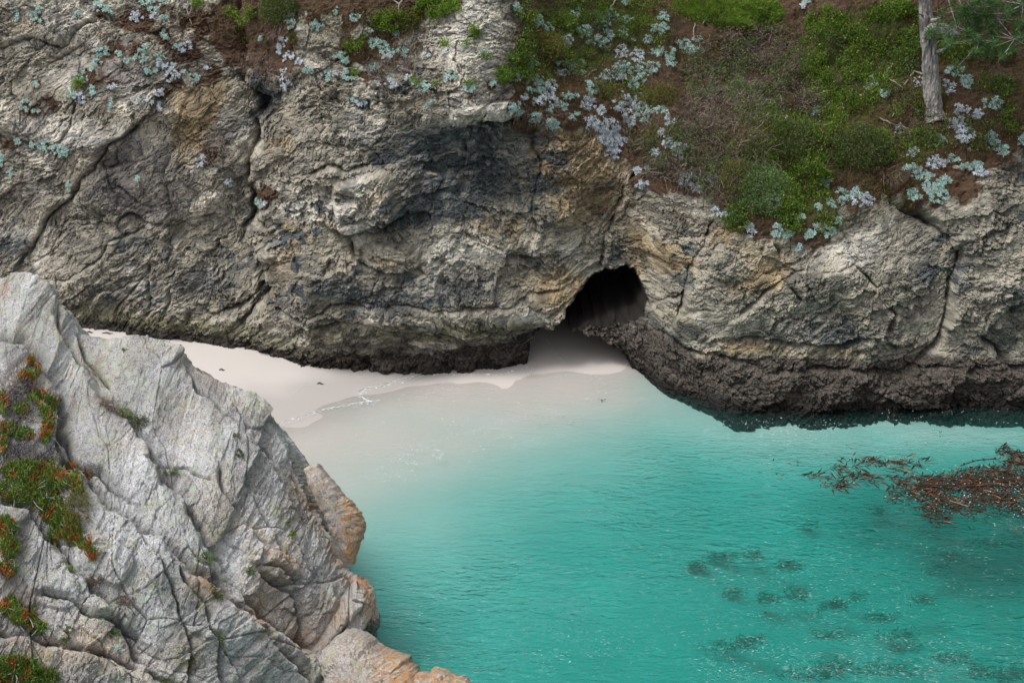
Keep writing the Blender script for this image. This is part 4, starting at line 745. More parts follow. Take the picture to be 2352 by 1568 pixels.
def dudleya(spots, where, group, more=1.5):
    for k, (qx, qy, rx, ry, n, tone) in enumerate(sorted(spots)):
        hit = CL(qx, qy)
        if not hit: continue
        size = 'small' if n < 7 else 'medium' if n < 14 else 'large'
        col_ = 'lavender-white' if tone else 'pale blue-green'
        root = empty('succulent_clump', hit[0], '%s %s rosette clump %s, %s from left' % (size, col_, where, NUM[k] if k < len(NUM) else 'last'), 'succulent', group)
        g = np.random.default_rng(600 + k + int(qx)); rx *= 1.15; ry *= 1.15; n = int(n * more)
        r_ = np.sqrt(g.random(n)); th = g.random(n) * 2 * np.pi
        P, N, _ = CL.many(qx + rx * r_ * np.cos(th), qy + ry * r_ * np.sin(th))
        for p, nn in zip(P, N):
            d = Vector(nn.tolist()) * 0.8 + Vector((g.normal(0, 0.25), -0.45 + g.normal(0, 0.2), 0.35 + g.normal(0, 0.2)))
            d.normalize(); sz = g.uniform(0.042, 0.108)
            o = bpy.data.objects.new('rosette', (ROS2 if tone else ROS1)[int(g.integers(4))]); COL.objects.link(o); o.parent = root
            o.location = Vector(p.tolist()) + d * g.uniform(0.01, 0.07) - hit[0]
            q = d.to_track_quat('Z', 'Y'); q.rotate(Matrix.Rotation(g.uniform(0, 6.28), 3, d)); o.rotation_mode = 'QUATERNION'; o.rotation_quaternion = q; o.scale = (sz, sz, sz)
dudleya(D_LEFT, 'on the left slab', 'succulents on the left slab')
dudleya(D_MID, 'beside the pale spur', 'succulents beside the pale spur')
dudleya(D_BIG, 'on the upper slope', 'succulents on the planted slope', 2.0)
dudleya(D_TONG, 'above the cave', 'succulents above the cave', 1.9)
dudleya(D_RIGHT, 'around the pine', 'succulents around the pine', 1.9)

# ================================================================= shrubs, ground cover, litter
def shrub(name, surf, qx, qy, rx, ry, mat, nleaf, lsize, label, group=None, twig=M_DEAD, ntw=26, lw=0.5, seed=0, deep=0.7, cat='shrub', up=0.35):
    hit = surf(qx, qy)
    if not hit: return
    p, n = hit; k = p.y / FQ / CP; a, b = rx * k, ry * k; c = min(a, b) * deep
    g = np.random.default_rng(900 + seed + int(qx * 3 + qy)); root = empty(name, p, label, cat, group)
    out = unit(np.array([n.x * 0.6, n.y - 0.3, n.z + up])); right = np.array([1.0, 0, 0]); right = unit(right - out * right.dot(out)); upv = np.cross(right, out)
    if upv[2] < 0: upv = -upv
    # lumpy crown: leaves gather round branch tips
    nleaf = int(nleaf * (1.9 if surf is CL else 1.3)); lsize = lsize * (1.2 if surf is CL else 1.0)
    ntip = max(10, nleaf // 14); d = unit(g.normal(size=(ntip, 3))); d[:, 2] = np.abs(d[:, 2]) * 0.9 + 0.05
    rr = g.uniform(0.55, 1.0, ntip) ** 0.6
    tips = (right * (d[:, :1] * a) + upv * (d[:, 1:2] * b) + out * (d[:, 2:3] * c)) * rr[:, None]
    ti = g.integers(ntip, size=nleaf); jit = g.normal(size=(nleaf, 3)) * 0.13 * min(a, b)
    P = tips[ti] + jit; Dv = unit(tips[ti]) * 0.6 + unit(g.normal(size=(nleaf, 3))) * 0.8 + np.array([0, 0, 0.3])
    Lf = lsize * g.uniform(0.6, 1.3, nleaf); V, F = leaf_geo(P, Dv, Lf, Lf * lw, None, 0.15, g)
    f = add('foliage', mesh_np('foliage', V, F), mat, root); f['kind'] = 'stuff'
    paths = []
    for t in tips[:ntw]:
        m1 = t * 0.5 + g.normal(size=3) * 0.06 * min(a, b) - out * 0.05 * c
        paths.append((np.stack([-out * 0.06, m1, t * 1.04]), [0.016, 0.010, 0.004]))
    V, F = tube_geo(paths); add('branches', mesh_np('branches', V, F), twig, root)
    return root
shrub('shrub', CL, 1985, 345, 62, 52, M_DGR, 3600, 0.045, 'round dark green shrub below the pine trunk', seed=1)
shrub('shrub', CL, 2022, 318, 26, 22, M_GRN, 700, 0.05, 'small bright green bush tucked against the round dark shrub', seed=2)
shrub('shrub', CL, 1812, 330, 62, 56, M_DGR, 3200, 0.045, 'wide dark green shrub left of the round shrub', seed=3)
shrub('shrub', CL, 1748, 440, 58, 62, M_LGR, 4200, 0.042, 'light sage-green bush hanging over the cliff lip', seed=4)
shrub('shrub', CL, 1690, 480, 20, 32, M_LGR, 900, 0.042, 'narrow sage-green tuft beside the light hanging bush', seed=5)
shrub('shrub', CL, 1690, 410, 34, 44, M_OLV, 1300, 0.04, 'brownish olive shrub at the foot of the dead brush', seed=6)
shrub('shrub', CL, 2128, 236, 40, 38, M_OLV, 1500, 0.045, 'olive shrub at the left foot of the pine trunk', seed=7)
shrub('shrub', CL, 2124, 322, 30, 30, M_DGR, 1100, 0.045, 'dark green shrub on bare litter under the pine', seed=8)
shrub('shrub', CL, 1242, 104, 58, 36, M_OLV, 2600, 0.045, 'broad olive shrub at the top of the succulent slope', seed=9)
shrub('shrub', CL, 1518, 224, 46, 28, M_OLV, 1900, 0.040, 'yellow-olive cushion shrub amid the succulents above the cave', seed=10)
shrub('shrub', CL, 1376, 210, 26, 22, M_OLV, 700, 0.04, 'small olive cushion shrub left of the yellow-olive one', seed=11)
shrub('shrub', CL, 1550, 306, 24, 22, M_OLV, 700, 0.04, 'small olive shrub below the yellow-olive cushion', seed=12)
shrub('shrub', CL, 1500, 310, 24, 16, M_OLV, 520, 0.04, 'low brown-olive cushion over a dark hollow', seed=13)
shrub('shrub', CL, 645, 22, 44, 34, M_DGR, 2300, 0.045, 'dense green bush at the top edge, upper left', seed=14)
shrub('shrub', CL, 672, 90, 14, 12, M_OLV, 320, 0.04, 'little olive tuft under the dense upper-left bush', seed=15)
shrub('shrub', CL, 1900, 100, 34, 34, M_DGR, 1100, 0.045, 'dark low bush inside the bright leafy cover', seed=16)
shrub('shrub', CL, 2302, 200, 26, 30, M_DGR, 1000, 0.05, 'dark green bush at the right edge below the needles', seed=17)
shrub('shrub', CL, 2252, 330, 20, 20, M_OLV, 400, 0.04, 'small olive bush between right-edge succulents', seed=18)
shrub('shrub', CL, 2290, 120, 34, 30, M_DGR, 1100, 0.05, 'shaded dark bush under the overhanging pine needles', seed=19)
shrub('shrub', CL, 1360, 45, 26, 20, M_LGR, 600, 0.045, 'pale green bush near the top of the succulent slope', seed=20)
shrub('shrub', CL, 1300, 50, 22, 20, M_GRN, 520, 0.05, 'bright green bush below leaning stick, top of slope', seed=21)
shrub('shrub', CL, 945, 48, 30, 22, M_OLV, 800, 0.045, 'dark olive shrub beside the pale spur, near the top', seed=22)
# grey-brown dead brush: separate twiggy bushes growing into each other
BR = [(1640, 120, 46, 36), (1700, 110, 48, 40), (1758, 100, 44, 40), (1812, 96, 40, 40), (1610, 190, 40, 42), (1665, 185, 46, 44), (1722, 175, 46, 46), (1780, 165, 44, 44), (1828, 160, 32, 40), (1606, 262, 38, 42), (1660, 255, 44, 46), (1712, 245, 42, 46), (1766, 235, 36, 40), (1628, 330, 38, 42), (1680, 325, 40, 44), (1725, 305, 32, 40), (1645, 390, 34, 40), (1692, 372, 30, 34), (1590, 150, 26, 26), (1560, 330, 34, 34), (1600, 400, 36, 30), (1545, 395, 30, 26), (1500, 385, 26, 24), (1575, 280, 30, 30), (1668, 440, 30, 30), (1740, 360, 30, 30), (1470, 330, 24, 24), (1850, 230, 30, 34)]
for i, (qx, qy, rx, ry) in enumerate(sorted(BR)):
    hit = CL(qx, qy)
    if not hit: continue
    p, n = hit; k = p.y / FQ / CP; g = np.random.default_rng(1300 + i)
    root = empty('dead_brush', p, 'grey-brown tangled dead bush on the slope, %s from left of its thicket' % NUM[i], 'dead bush', 'dead brush between grass and cave')
    paths = []; n_ = Vector(n)
    for t in range(150):
        P, N, _ = CL.many([qx + rx * 0.9 * (g.random() * 2 - 1)], [qy + ry * 0.9 * (g.random() * 2 - 1)])
        if not len(P): continue
        b = P[0] - np.array(p); h = g.uniform(0.15, 0.42); d = unit(np.array([g.normal(0, 0.5), -0.55, 0.55 + g.normal(0, 0.35)]))
        c1 = b + d * h * 0.5 + g.normal(size=3) * 0.04; c2 = b + d * h + g.normal(size=3) * 0.09 + np.array([0, 0, -0.05])
        paths.append((np.stack([b, c1, c2]), [0.011, 0.008, 0.004]))
    V, F = tube_geo(paths); add('twigs', mesh_np('twigs', V, F), M_DEAD, root)['kind'] = 'stuff'
    nl_ = 900; th = g.random((nl_, 2)) * 2 - 1
    P, N, _ = CL.many(qx + rx * th[:, 0], qy + ry * th[:, 1]); h = g.uniform(0.05, 0.38, len(P))[:, None]
    P = P + np.array([[0, -0.6, 0.6]]) * h - np.array(p); Lf = g.uniform(0.03, 0.06, len(P))
    V, F = leaf_geo(P, g.normal(size=P.shape) + np.array([[0, -0.2, 0.5]]), Lf, Lf * 0.45, None, 0.1, g)
    add('foliage', mesh_np('foliage', V, F), (M_OLV, M_DGR, M_DEAD, M_LGR, M_BRN)[i % 5], root)['kind'] = 'stuff'

def in_ells(g, n, ells):
    """random chart points in a list of ellipses (x, y, rx, ry, weight)"""
    w_ = np.array([e_[2] * e_[3] * e_[4] for e_ in ells], float); w_ /= w_.sum(); i = g.choice(len(ells), n, p=w_); e_ = np.array(ells, float)[i]
    r_ = np.sqrt(g.random(n)); t_ = g.random(n) * 6.2832
    return e_[:, 0] + e_[:, 2] * r_ * np.cos(t_), e_[:, 1] + e_[:, 3] * r_ * np.sin(t_)
def cover(name, ells, ntuft, per, lsize, lw, mat, label, seed, spread=0.07, h=(0.02, 0.12), clump=0.5, updir=(0, -0.35, 0.6), surf=CL, fold=0.2, soil_only=True):
    g = np.random.default_rng(seed); qx, qy = in_ells(g, ntuft, ells)
    keep = fbm(qx * 0.018, qy * 0.024, 3, seed % 97 + 300) > (clump - 0.5) * 0.8 - 0.12
    P, N, idx = surf.many(qx[keep], qy[keep])
    n = len(P); Pi = np.repeat(P, per, 0); Ni = np.repeat(N, per, 0)
    Pi = Pi + g.normal(size=Pi.shape) * spread + Ni * g.uniform(h[0], h[1], (len(Pi), 1))
    Dv = Ni * 0.5 + np.array([updir]) + g.normal(size=Pi.shape) * 0.55
    Lf = lsize * g.uniform(0.6, 1.35, len(Pi)); V, F = leaf_geo(Pi, Dv, Lf, Lf * lw, None, fold, g)
    return tag(add(name, mesh_np(name, V, F), mat), label, 'plants', None, 'stuff')
cover('leafy_ground_cover', [(1895, 60, 45, 40, 1.3), (1880, 120, 40, 50, 1.3), (1870, 190, 34, 45, 1.2), (2010, 100, 100, 95, 0.75), (1960, 200, 80, 50, 0.8), (2060, 40, 70, 40, 0.9), (1780, 275, 34, 34, 0.8), (1880, 280, 60, 34, 0.45), (1940, 255, 40, 30, 0.7), (2040, 250, 34, 24, 0.6), (1830, 420, 70, 70, 0.7), (1850, 490, 80, 50, 0.7), (1760, 330, 60, 50, 0.6), (1900, 330, 70, 50, 0.5), (1690, 500, 40, 30, 0.7), (2100, 340, 60, 40, 0.3), (1905, 380, 34, 30, 0.5), (2200, 120, 60, 30, 0.7), (2280, 210, 40, 30, 0.6), (2260, 300, 40, 20, 0.4), (2320, 280, 30, 30, 0.5)], 5200, 12, 0.062, 0.62, M_GRN,
      'bright green leafy ground cover spreading over the brown slope', 700)
cover('leafy_ground_cover', [(1240, 30, 60, 32, 0.7), (1330, 25, 70, 30, 0.7), (1450, 30, 80, 40, 0.6), (1300, 110, 60, 40, 0.6), (1340, 140, 60, 40, 0.5), (1205, 130, 24, 60, 0.9), (1180, 150, 20, 30, 1.2), (1160, 165, 22, 26, 1.2), (1480, 80, 60, 40, 0.4), (1240, 160, 50, 30, 0.4), (1430, 200, 60, 40, 0.3)], 1500, 12, 0.058, 0.6, M_GRN,
      'green leaf patches scattered among the upper-slope succulents', 701)
cover('leafy_ground_cover', [(900, 48, 40, 24, 1.2), (875, 50, 18, 18, 1.2), (1010, 12, 52, 22, 1.4), (985, 35, 36, 12, 1.0), (1088, 74, 14, 14, 1.4), (1024, 102, 10, 9, 1.1), (1073, 100, 9, 9, 1.1), (812, 108, 18, 10, 1.0), (836, 95, 14, 12, 1.0), (1004, 193, 11, 9, 1.2), (954, 192, 10, 8, 1.1), (1150, 172, 14, 16, 1.3), (1163, 136, 12, 12, 1.2), (185, 188, 10, 13, 1.4), (178, 205, 7, 7, 1.3), (1112, 130, 12, 9, 0.8), (815, 165, 9, 9, 1.0), (455, 12, 16, 12, 0.8), (1080, 192, 14, 6, 0.9), (560, 35, 30, 24, 0.5), (535, 30, 18, 14, 0.5)], 900, 14, 0.058, 0.6, M_GRN,
      'bright green fern-like tufts on the ledges left of and on the pale spur', 702, spread=0.05, clump=0.2)
cover('grass', [(1680, 22, 110, 40, 1), (1740, 40, 60, 34, 1), (1600, 12, 60, 26, 0.8), (2210, 125, 40, 16, 0.6)], 3000, 6, 0.16, 0.09, M_GRASS, 'long green grass on the bank along the top edge', 703, spread=0.05, h=(0, 0.03), clump=0.1, updir=(0.1, -0.55, 0.2), fold=0.1)
cover('needle_litter', [(1700, 250, 520, 300, 1), (2150, 250, 240, 220, 1.3), (1300, 150, 160, 160, 0.8), (800, 90, 160, 80, 0.8), (470, 70, 90, 80, 0.8), (360, 110, 110, 80, 0.6), (100, 240, 60, 40, 0.6), (500, 320, 40, 60, 0.8)], 11000, 5, 0.13, 0.055, M_NEED, 'rusty brown pine needle litter lying on the slope and ledges', 704, spread=0.08, h=(0.0, 0.03), clump=0.15, updir=(0, -0.25, -0.15), fold=0.05)
cover('dry_stems', [(1300, 100, 160, 100, 1), (1500, 160, 160, 100, 1), (1950, 250, 200, 150, 0.7), (2200, 260, 140, 130, 0.6), (1850, 480, 110, 70, 0.6), (560, 60, 90, 60, 0.7), (860, 60, 90, 50, 0.6), (420, 60, 60, 40, 0.5)], 1500, 3, 0.22, 0.04, M_DEAD, 'thin dry brown stems tangled through the slope plants', 705, spread=0.08, h=(0.02, 0.12), clump=0.2, fold=0.05)
cover('low_scrub', [(1330, 140, 170, 140, 1), (1500, 180, 120, 120, 0.9), (1950, 380, 220, 130, 0.8), (2200, 230, 170, 150, 0.7), (1820, 250, 80, 120, 0.9), (800, 70, 150, 70, 0.7), (560, 60, 70, 60, 0.7), (1700, 470, 80, 60, 0.8), (1540, 340, 80, 70, 0.8), (1620, 400, 70, 50, 0.8)], 3200, 11, 0.045, 0.5, M_OLV, 'low olive scrub between the slope plants', 707, spread=0.09, h=(0.02, 0.14), clump=0.45)
cover('low_scrub', [(1400, 120, 220, 120, 1), (1900, 400, 220, 130, 0.9), (2230, 180, 140, 160, 0.8), (850, 60, 200, 60, 0.6), (1850, 180, 60, 120, 0.8)], 1900, 11, 0.045, 0.5, M_DGR, 'dark green low scrub filling gaps on the slope', 708, spread=0.09, h=(0.02, 0.14), clump=0.5)
cover('low_scrub', [(1330, 150, 170, 130, 0.9), (1650, 260, 110, 170, 0.9), (1950, 330, 220, 150, 0.9), (2200, 230, 170, 150, 1), (1560, 380, 90, 60, 1), (2000, 130, 120, 110, 0.6)], 2400, 11, 0.05, 0.45, M_BRN, 'dull brown scrub woven through the slope plants', 709, spread=0.09, h=(0.02, 0.15), clump=0.4)
cover('leafy_ground_cover', [(1690, 220, 110, 130, 1), (1560, 330, 60, 70, 0.8), (1640, 400, 50, 40, 1), (1750, 150, 100, 80, 0.8), (2150, 310, 120, 60, 0.6), (2080, 160, 40, 90, 0.8)], 800, 11, 0.055, 0.55, M_LGR, 'dull sage sprigs growing through the dead brush', 710, spread=0.07, h=(0.1, 0.3), clump=0.45)
# dark root mats that hang under the plants at the lip
cover('hanging_roots', [(600, 150, 40, 30, 1), (640, 60, 30, 30, 0.6), (900, 150, 60, 22, 1), (880, 200, 24, 20, 1), (975, 225, 22, 22, 1), (690, 170, 30, 22, 1), (420, 150, 14, 30, 1), (240, 240, 14, 22, 1.2), (490, 330, 22, 40, 0.7), (1230, 260, 60, 26, 0.7), (1480, 290, 60, 40, 0.7), (1600, 440, 50, 20, 0.6), (2060, 405, 30, 16, 0.7), (940, 100, 30, 30, 0.6), (1095, 210, 24, 12, 0.6)], 900, 7, 0.17, 0.06, M_DEAD, 'dark hanging roots and dead leaf mats below the ledge plants', 706, spread=0.06, h=(0.02, 0.1), clump=0.1, updir=(0, -0.25, -0.9), fold=0.05)

# ---- fallen and leaning sticks
STK = [([(1416, -4), (1408, 12), (1398, 27)], 0.03, 'leaning grey stick at the top edge above the succulent slope'), ([(1221, 40), (1240, 62), (1262, 84), (1290, 101)], 0.022, 'long bleached stick lying down the succulent slope'),
       ([(1632, 30), (1624, 44), (1614, 56)], 0.022, 'short pale stick at the lower edge of the grass'), ([(1601, 57), (1597, 76), (1598, 94)], 0.018, 'thin upright stick at the left edge of the dead brush'), ([(1775, 68), (1762, 70), (1743, 75)], 0.032, 'bleached log end lying under the grass bank'),
       ([(2053, 150), (2038, 166), (2036, 182), (2052, 194), (2072, 203)], 0.026, 'crooked lichened branch lying left of the pine'), ([(2122, 175), (2100, 172), (2086, 188), (2074, 200)], 0.03, 'pale forked branch end against the pine trunk'), ([(1944, 332), (1950, 314), (1966, 299), (1985, 291), (2004, 290)], 0.024, 'arched bleached branch over the round dark shrub'),
       ([(1806, 268), (1798, 284), (1791, 301)], 0.034, 'stout pale stick on the slope above the wide dark shrub'), ([(1934, 234), (1935, 258)], 0.02, 'short straight pale stick standing in leafy cover'), ([(2057, 257), (2049, 273)], 0.02, 'tiny pale stick below the leafy cover, left of the pine foot'), ([(2024, 277), (2044, 286), (2064, 290), (2084, 300), (2098, 303)], 0.022, 'long grey branch lying on litter below the pine foot'),
       ([(1884, 252), (1896, 246), (1905, 232)], 0.018, 'thin tan stick beside a small blue-green clump'), ([(915, 34), (918, 14), (929, -4)], 0.03, 'bleached forked trunk standing at the top beside the pale spur'), ([(918, 14), (908, 4), (900, -6)], 0.022, 'second bleached prong leaning left at the top beside the spur'), ([(1212, 150), (1206, 176), (1214, 190)], 0.02, 'pale stick hanging among the upper-slope succulents'), ([(1370, 165), (1352, 172), (1342, 180)], 0.018, 'short pale twig between upper-slope succulents'),
       ([(430, 4), (428, 26), (437, 48), (442, 62)], 0.014, 'pale hanging root on the left cliff top'), ([(445, 0), (440, 20), (434, 40)], 0.012, 'thin second hanging root on the left cliff top')]
for pts, rad, lab in STK:
    hs_ = [CL(a, b) for a, b in pts]
    if any(h is None for h in hs_): continue
    c = hs_[0][0]; P = np.array([(h[0] + h[1] * (0.05 + 0.05 * (i % 2)) - c)[:] for i, h in enumerate(hs_)])
    t_ = np.linspace(0, len(P) - 1, 4 * len(P)); P = np.stack([np.interp(t_, np.arange(len(P)), P[:, k]) for k in range(3)], -1); g = np.random.default_rng(int(rad * 1e4) + len(lab)); P += g.normal(size=P.shape) * 0.008
    V, F = tube_geo([(P, np.linspace(rad, rad * 0.45, len(P)))], 6); tag(add('stick', mesh_np('stick', V, F), M_STICK, None, c), lab, 'stick', 'dead sticks on the slope')

# ================================================================= the pine
def bark_material():
    m = NT('pine_bark'); p = m.obj((9, 9, 1.6)); n = m.noise(1.0, 5, 0.7, p, 0.3)
    col = m.mix(m.ramp(n, 0.35, 0.65), (0.085, 0.072, 0.068), (0.40, 0.365, 0.35)); col = m.mix(m.math('MULTIPLY', m.ramp(m.noise(14, 4, 0.7, m.obj()), 0.6, 0.7), 0.4), col, (0.20, 0.13, 0.09))
    m.pbr(col, 0.95, 0.2, m.bump(n, 0.6, 0.05)); return m.m
M_BARK = bark_material()
hb = CL(2146, 268)[0]
tree = empty('pine_tree', hb, 'pine with bare furrowed grey trunk standing on the right slope', 'tree')
def bark_tube(pts, rad, n=26, per=10, furrow=0.09, seed=0):
    pts = np.array(pts, float); t_ = np.linspace(0, len(pts) - 1, per * (len(pts) - 1) + 1); ix = np.arange(len(pts))
    P = np.stack([np.interp(t_, ix, pts[:, k]) for k in range(3)], -1); rd = np.interp(t_, ix, rad)
    for c in range(3): P[1:-1, c] = (P[:-2, c] + P[1:-1, c] * 2 + P[2:, c]) / 4
    V, F = tube_geo([(P, rd)], n)
    ang = np.tile(np.arange(n) / n, len(P)); al = np.repeat(t_, n)
    c = np.repeat(P, n, 0); d = V - c
    f = 1 + furrow * (ridged(ang * 9 + 0.6 * perlin(al * 1.5, ang * 4, seed), al * 0.9, 2, seed + 1) - 0.4) + 0.05 * fbm(ang * 14, al * 6, 3, seed + 3)
    return mesh_np('bark', c + d * f[:, None], F)
tq = [(2150, 282, -0.10), (2146, 262, 0), (2142, 225, 0), (2138, 170, 0), (2133, 110, 0), (2130, 60, 0.02), (2125, 20, 0.05), (2122, -30, 0.1)]
tp = [np.array(at_y(a, b, hb.y + 0.05 + c)) - np.array(hb) for a, b, c in tq]
for k in range(1, 8): tp.append(tp[-1] + np.array([0.03 * math.sin(k), 0.06, 0.75]))
rad = [0.27, 0.225, 0.205, 0.19, 0.175, 0.165, 0.15, 0.145] + [0.14 - 0.014 * k for k in range(7)]
trunk = add('trunk', bark_tube(tp, rad, 72, 30, 0.26, 41), M_BARK, tree)
def tpt(qx, qy, dy=0): return np.array(at_y(qx, qy, hb.y + dy)) - np.array(hb)
for pts, rd in (([tpt(2128, 82), tpt(2142, 67, -0.25), tpt(2165, 66, -0.35), tpt(2185, 76, -0.4), tpt(2204, 80, -0.45)], [0.14, 0.16, 0.14, 0.11, 0.04]), ([tpt(2142, 68, -0.25), tpt(2160, 60, -0.3), tpt(2180, 68, -0.4), tpt(2184, 74, -0.4)], [0.07, 0.06, 0.05, 0.02]), ([tpt(2136, 48), tpt(2152, 45, -0.25), tpt(2162, 40, -0.3)], [0.06, 0.04, 0.01]), ([tpt(2146, 122), tpt(2160, 117, -0.2), tpt(2180, 109, -0.3)], [0.06, 0.045, 0.012]), ([tpt(2120, 36), tpt(2112, 33, -0.2)], [0.04, 0.012]), ([tpt(2152, 250), tpt(2168, 268, -0.1), tpt(2174, 280, -0.05)], [0.10, 0.07, 0.03])):
    add('branch_stub', bark_tube(pts, rd, 14, 6, 0.10, 45), M_BARK, trunk)
g = np.random.default_rng(77)
tips = []; limbs = []
def limb(p0, d, Lm, r0, ntips, droop):
    n = 7; s_ = np.linspace(0, 1, n)[:, None]; P = p0 + d * Lm * s_ + np.array([0, 0, -1]) * droop * s_ ** 2 + g.normal(size=(n, 3)) * 0.05 * s_
    limbs.append((P, np.linspace(r0, 0.012, n)))
    for _ in range(ntips):
        q = P[int(g.integers(3, n))]; e2 = q + g.normal(size=3) * np.array([0.42, 0.42, 0.25]); limbs.append((np.stack([q, (q + e2) / 2 + g.normal(size=3) * 0.04, e2]), [0.014, 0.010, 0.006])); tips.append(e2)
for k in range(13):
    h = 2.0 + 0.42 * k; az = k * 2.4; limb(tp[8] + np.array([0, 0, 0.42 * k - 0.2]), np.array([math.cos(az), math.sin(az), 0.25]), 2.8 - 0.13 * k, 0.07, 16, 0.7)
# the long low limb whose needles hang into view at the upper right corner
pl = tpt(2126, -40)
for (ex, ey, dy) in ((2230, 20, -1.6), (2300, 45, -1.8), (2200, 70, -1.3), (2330, 90, -2.2), (2260, -10, -1.5), (2250, 95, -1.9), (2350, 10, -2.4), (2400, 60, -2.4)):
    e2 = tpt(ex, ey, dy); limbs.append((np.stack([pl, pl * 0.5 + e2 * 0.5 + np.array([0, 0, 0.55]), e2]), [0.05, 0.03, 0.01]))
    for _ in range(16):
        t2 = e2 + g.normal(size=3) * np.array([0.48, 0.3, 0.24]); limbs.append((np.stack([e2, (e2 + t2) / 2 + g.normal(size=3) * 0.05, t2]), [0.012, 0.009, 0.005])); tips.append(t2)
V, F = tube_geo(limbs, 4); add('branches', mesh_np('branches', V, F), M_BARK, tree)
tips = np.array(tips); per = 75; P = np.repeat(tips, per, 0) + g.normal(size=(len(tips) * per, 3)) * 0.06
V, F = leaf_geo(P, g.normal(size=P.shape) + np.array([0, 0, 0.25]), 0.17, 0.017, None, 0.1, g); add('crown', mesh_np('crown', V, F), M_PINE, tree)['kind'] = 'stuff'

# ================================================================= plants on the foreground outcrop
def fleshy(P, Dv, L, r_, g):
    n = len(P); Dv = unit(Dv); S = unit(np.cross(Dv, unit(g.normal(size=(n, 3))))); U_ = np.cross(S, Dv); L = L[:, None]; bend = unit(g.normal(size=(n, 3)) + np.array([0, 0, 0.6]))
    rings = []
    for f, rr in ((0.0, 0.7), (0.45, 1.0), (0.8, 0.75)):
        c = P + Dv * L * f + bend * L * 0.22 * f * f
        for a in (0, 2.094, 4.189): rings.append(c + (S * math.cos(a) + U_ * math.sin(a)) * r_ * rr)
    rings.append(P + Dv * L * 1.0 + bend * L * 0.24)
    V = np.stack(rings, 1).reshape(-1, 3); b = np.arange(n)[:, None] * 10; F = []
    for r0 in (0, 3):
        for a in range(3):
            i, j = r0 + a, r0 + (a + 1) % 3; F += [[i, j, j + 3], [i, j + 3, i + 3]]
    F += [[6, 7, 9], [7, 8, 9], [8, 6, 9]]
    F = (b[:, None, :] + np.array(F)[None]).reshape(-1, 3); return V, F
ICE = [([(72, 832, 12, 9, 1)], 60, 0.95, 'small red ice plant tuft at the top of the gully'), ([(62, 868, 22, 12, 1), (86, 852, 8, 14, 1)], 150, 0.75, 'red and gold ice plant strip below the small red tuft'),
       ([(85, 915, 26, 14, 1), (108, 935, 22, 26, 1.2), (108, 975, 14, 34, 1.1), (100, 1005, 10, 18, 1)], 420, 0.45, 'orange and green ice plant draped over the gully edge'), ([(50, 945, 22, 12, 1), (52, 1000, 26, 14, 1), (20, 990, 16, 14, 0.8)], 200, 0.15, 'green ice plant tufts amid dry grey stems'), ([(6, 930, 10, 30, 1), (4, 1010, 10, 40, 1)], 130, 0.5, 'red-tipped ice plant at the left edge beside the dry stems'),
       ([(60, 1085, 60, 24, 1), (110, 1110, 50, 26, 1), (150, 1095, 40, 26, 1), (180, 1115, 18, 22, 0.8)], 900, 0.22, 'broad green ice plant mat with orange rim across the ledge'), ([(175, 1100, 34, 18, 1), (130, 1090, 40, 10, 0.7)], 170, 0.9, 'orange ice plant tips along the mat edge by the dark bush'), ([(30, 1135, 50, 30, 1), (90, 1150, 30, 26, 0.7)], 330, 0.05, 'low dark green ice plant patch under the broad mat'),
       ([(120, 1170, 30, 34, 1), (155, 1205, 26, 30, 1), (170, 1235, 24, 18, 1), (130, 1225, 14, 30, 1)], 620, 0.30, 'hanging green ice plant tongue spilling down the crevice'), ([(196, 1250, 16, 16, 1), (212, 1275, 10, 14, 1)], 130, 0.75, 'red tail of the ice plant running down the crevice'), ([(16, 1215, 20, 26, 1), (20, 1260, 20, 26, 1), (14, 1310, 20, 20, 1)], 420, 0.35, 'red and green ice plant column at the left edge'),
       ([(20, 1395, 24, 18, 1), (56, 1420, 36, 16, 1), (88, 1442, 22, 14, 1)], 560, 0.35, 'green ice plant strip with orange band on the lower ledge'), ([(30, 1535, 60, 26, 1), (90, 1555, 50, 18, 1), (20, 1570, 60, 24, 1)], 800, 0.22, 'thick green ice plant mat in the bottom left corner')]
for i, (els, n, red, lab) in enumerate(ICE):
    g = np.random.default_rng(1500 + i); qx, qy = in_ells(g, int(n * 2.2), els); P, N, _ = FG.many(qx, qy)
    if not len(P): continue
    c = P.mean(0); root = empty('ice_plant', Vector(c.tolist()), lab, 'ice plant', 'ice plants on the grey outcrop')
    hgt = g.uniform(0.0, 0.06, (len(P), 1)); P = P + N * hgt - c
    fq = chart(P[:, 0] + c[0], P[:, 1] + c[1], P[:, 2] + c[2]); nz = fbm(fq[0] * 0.045, fq[1] * 0.045, 2, 77 + i); isr = nz < np.quantile(nz, red * 0.75)
    for nm, sel, mt in (('green_leaves', ~isr, M_ICEG), ('red_leaves', isr, M_ICER)):
        if sel.sum() < 3: continue
        Q = P[sel]; V, F = fleshy(Q, N[sel] * 0.5 + np.array([[0.05, -0.1, 0.75]]) + g.normal(size=Q.shape) * 0.38, g.uniform(0.07, 0.12, len(Q)), 0.011, g)
        add(nm, mesh_np(nm, V, F), mt, root)['kind'] = 'stuff'
    paths = []
    for t in range(max(4, len(P) // 30)):
        b = P[int(g.integers(len(P)))]; e2 = b + g.normal(size=3) * 0.12 + np.array([0.05, -0.05, -0.1]); paths.append((np.stack([b, (b + e2) / 2 + g.normal(size=3) * 0.03, e2]), [0.008, 0.007, 0.006]))
    V, F = tube_geo(paths, 4); add('stems', mesh_np('stems', V, F), M_GREY, root)
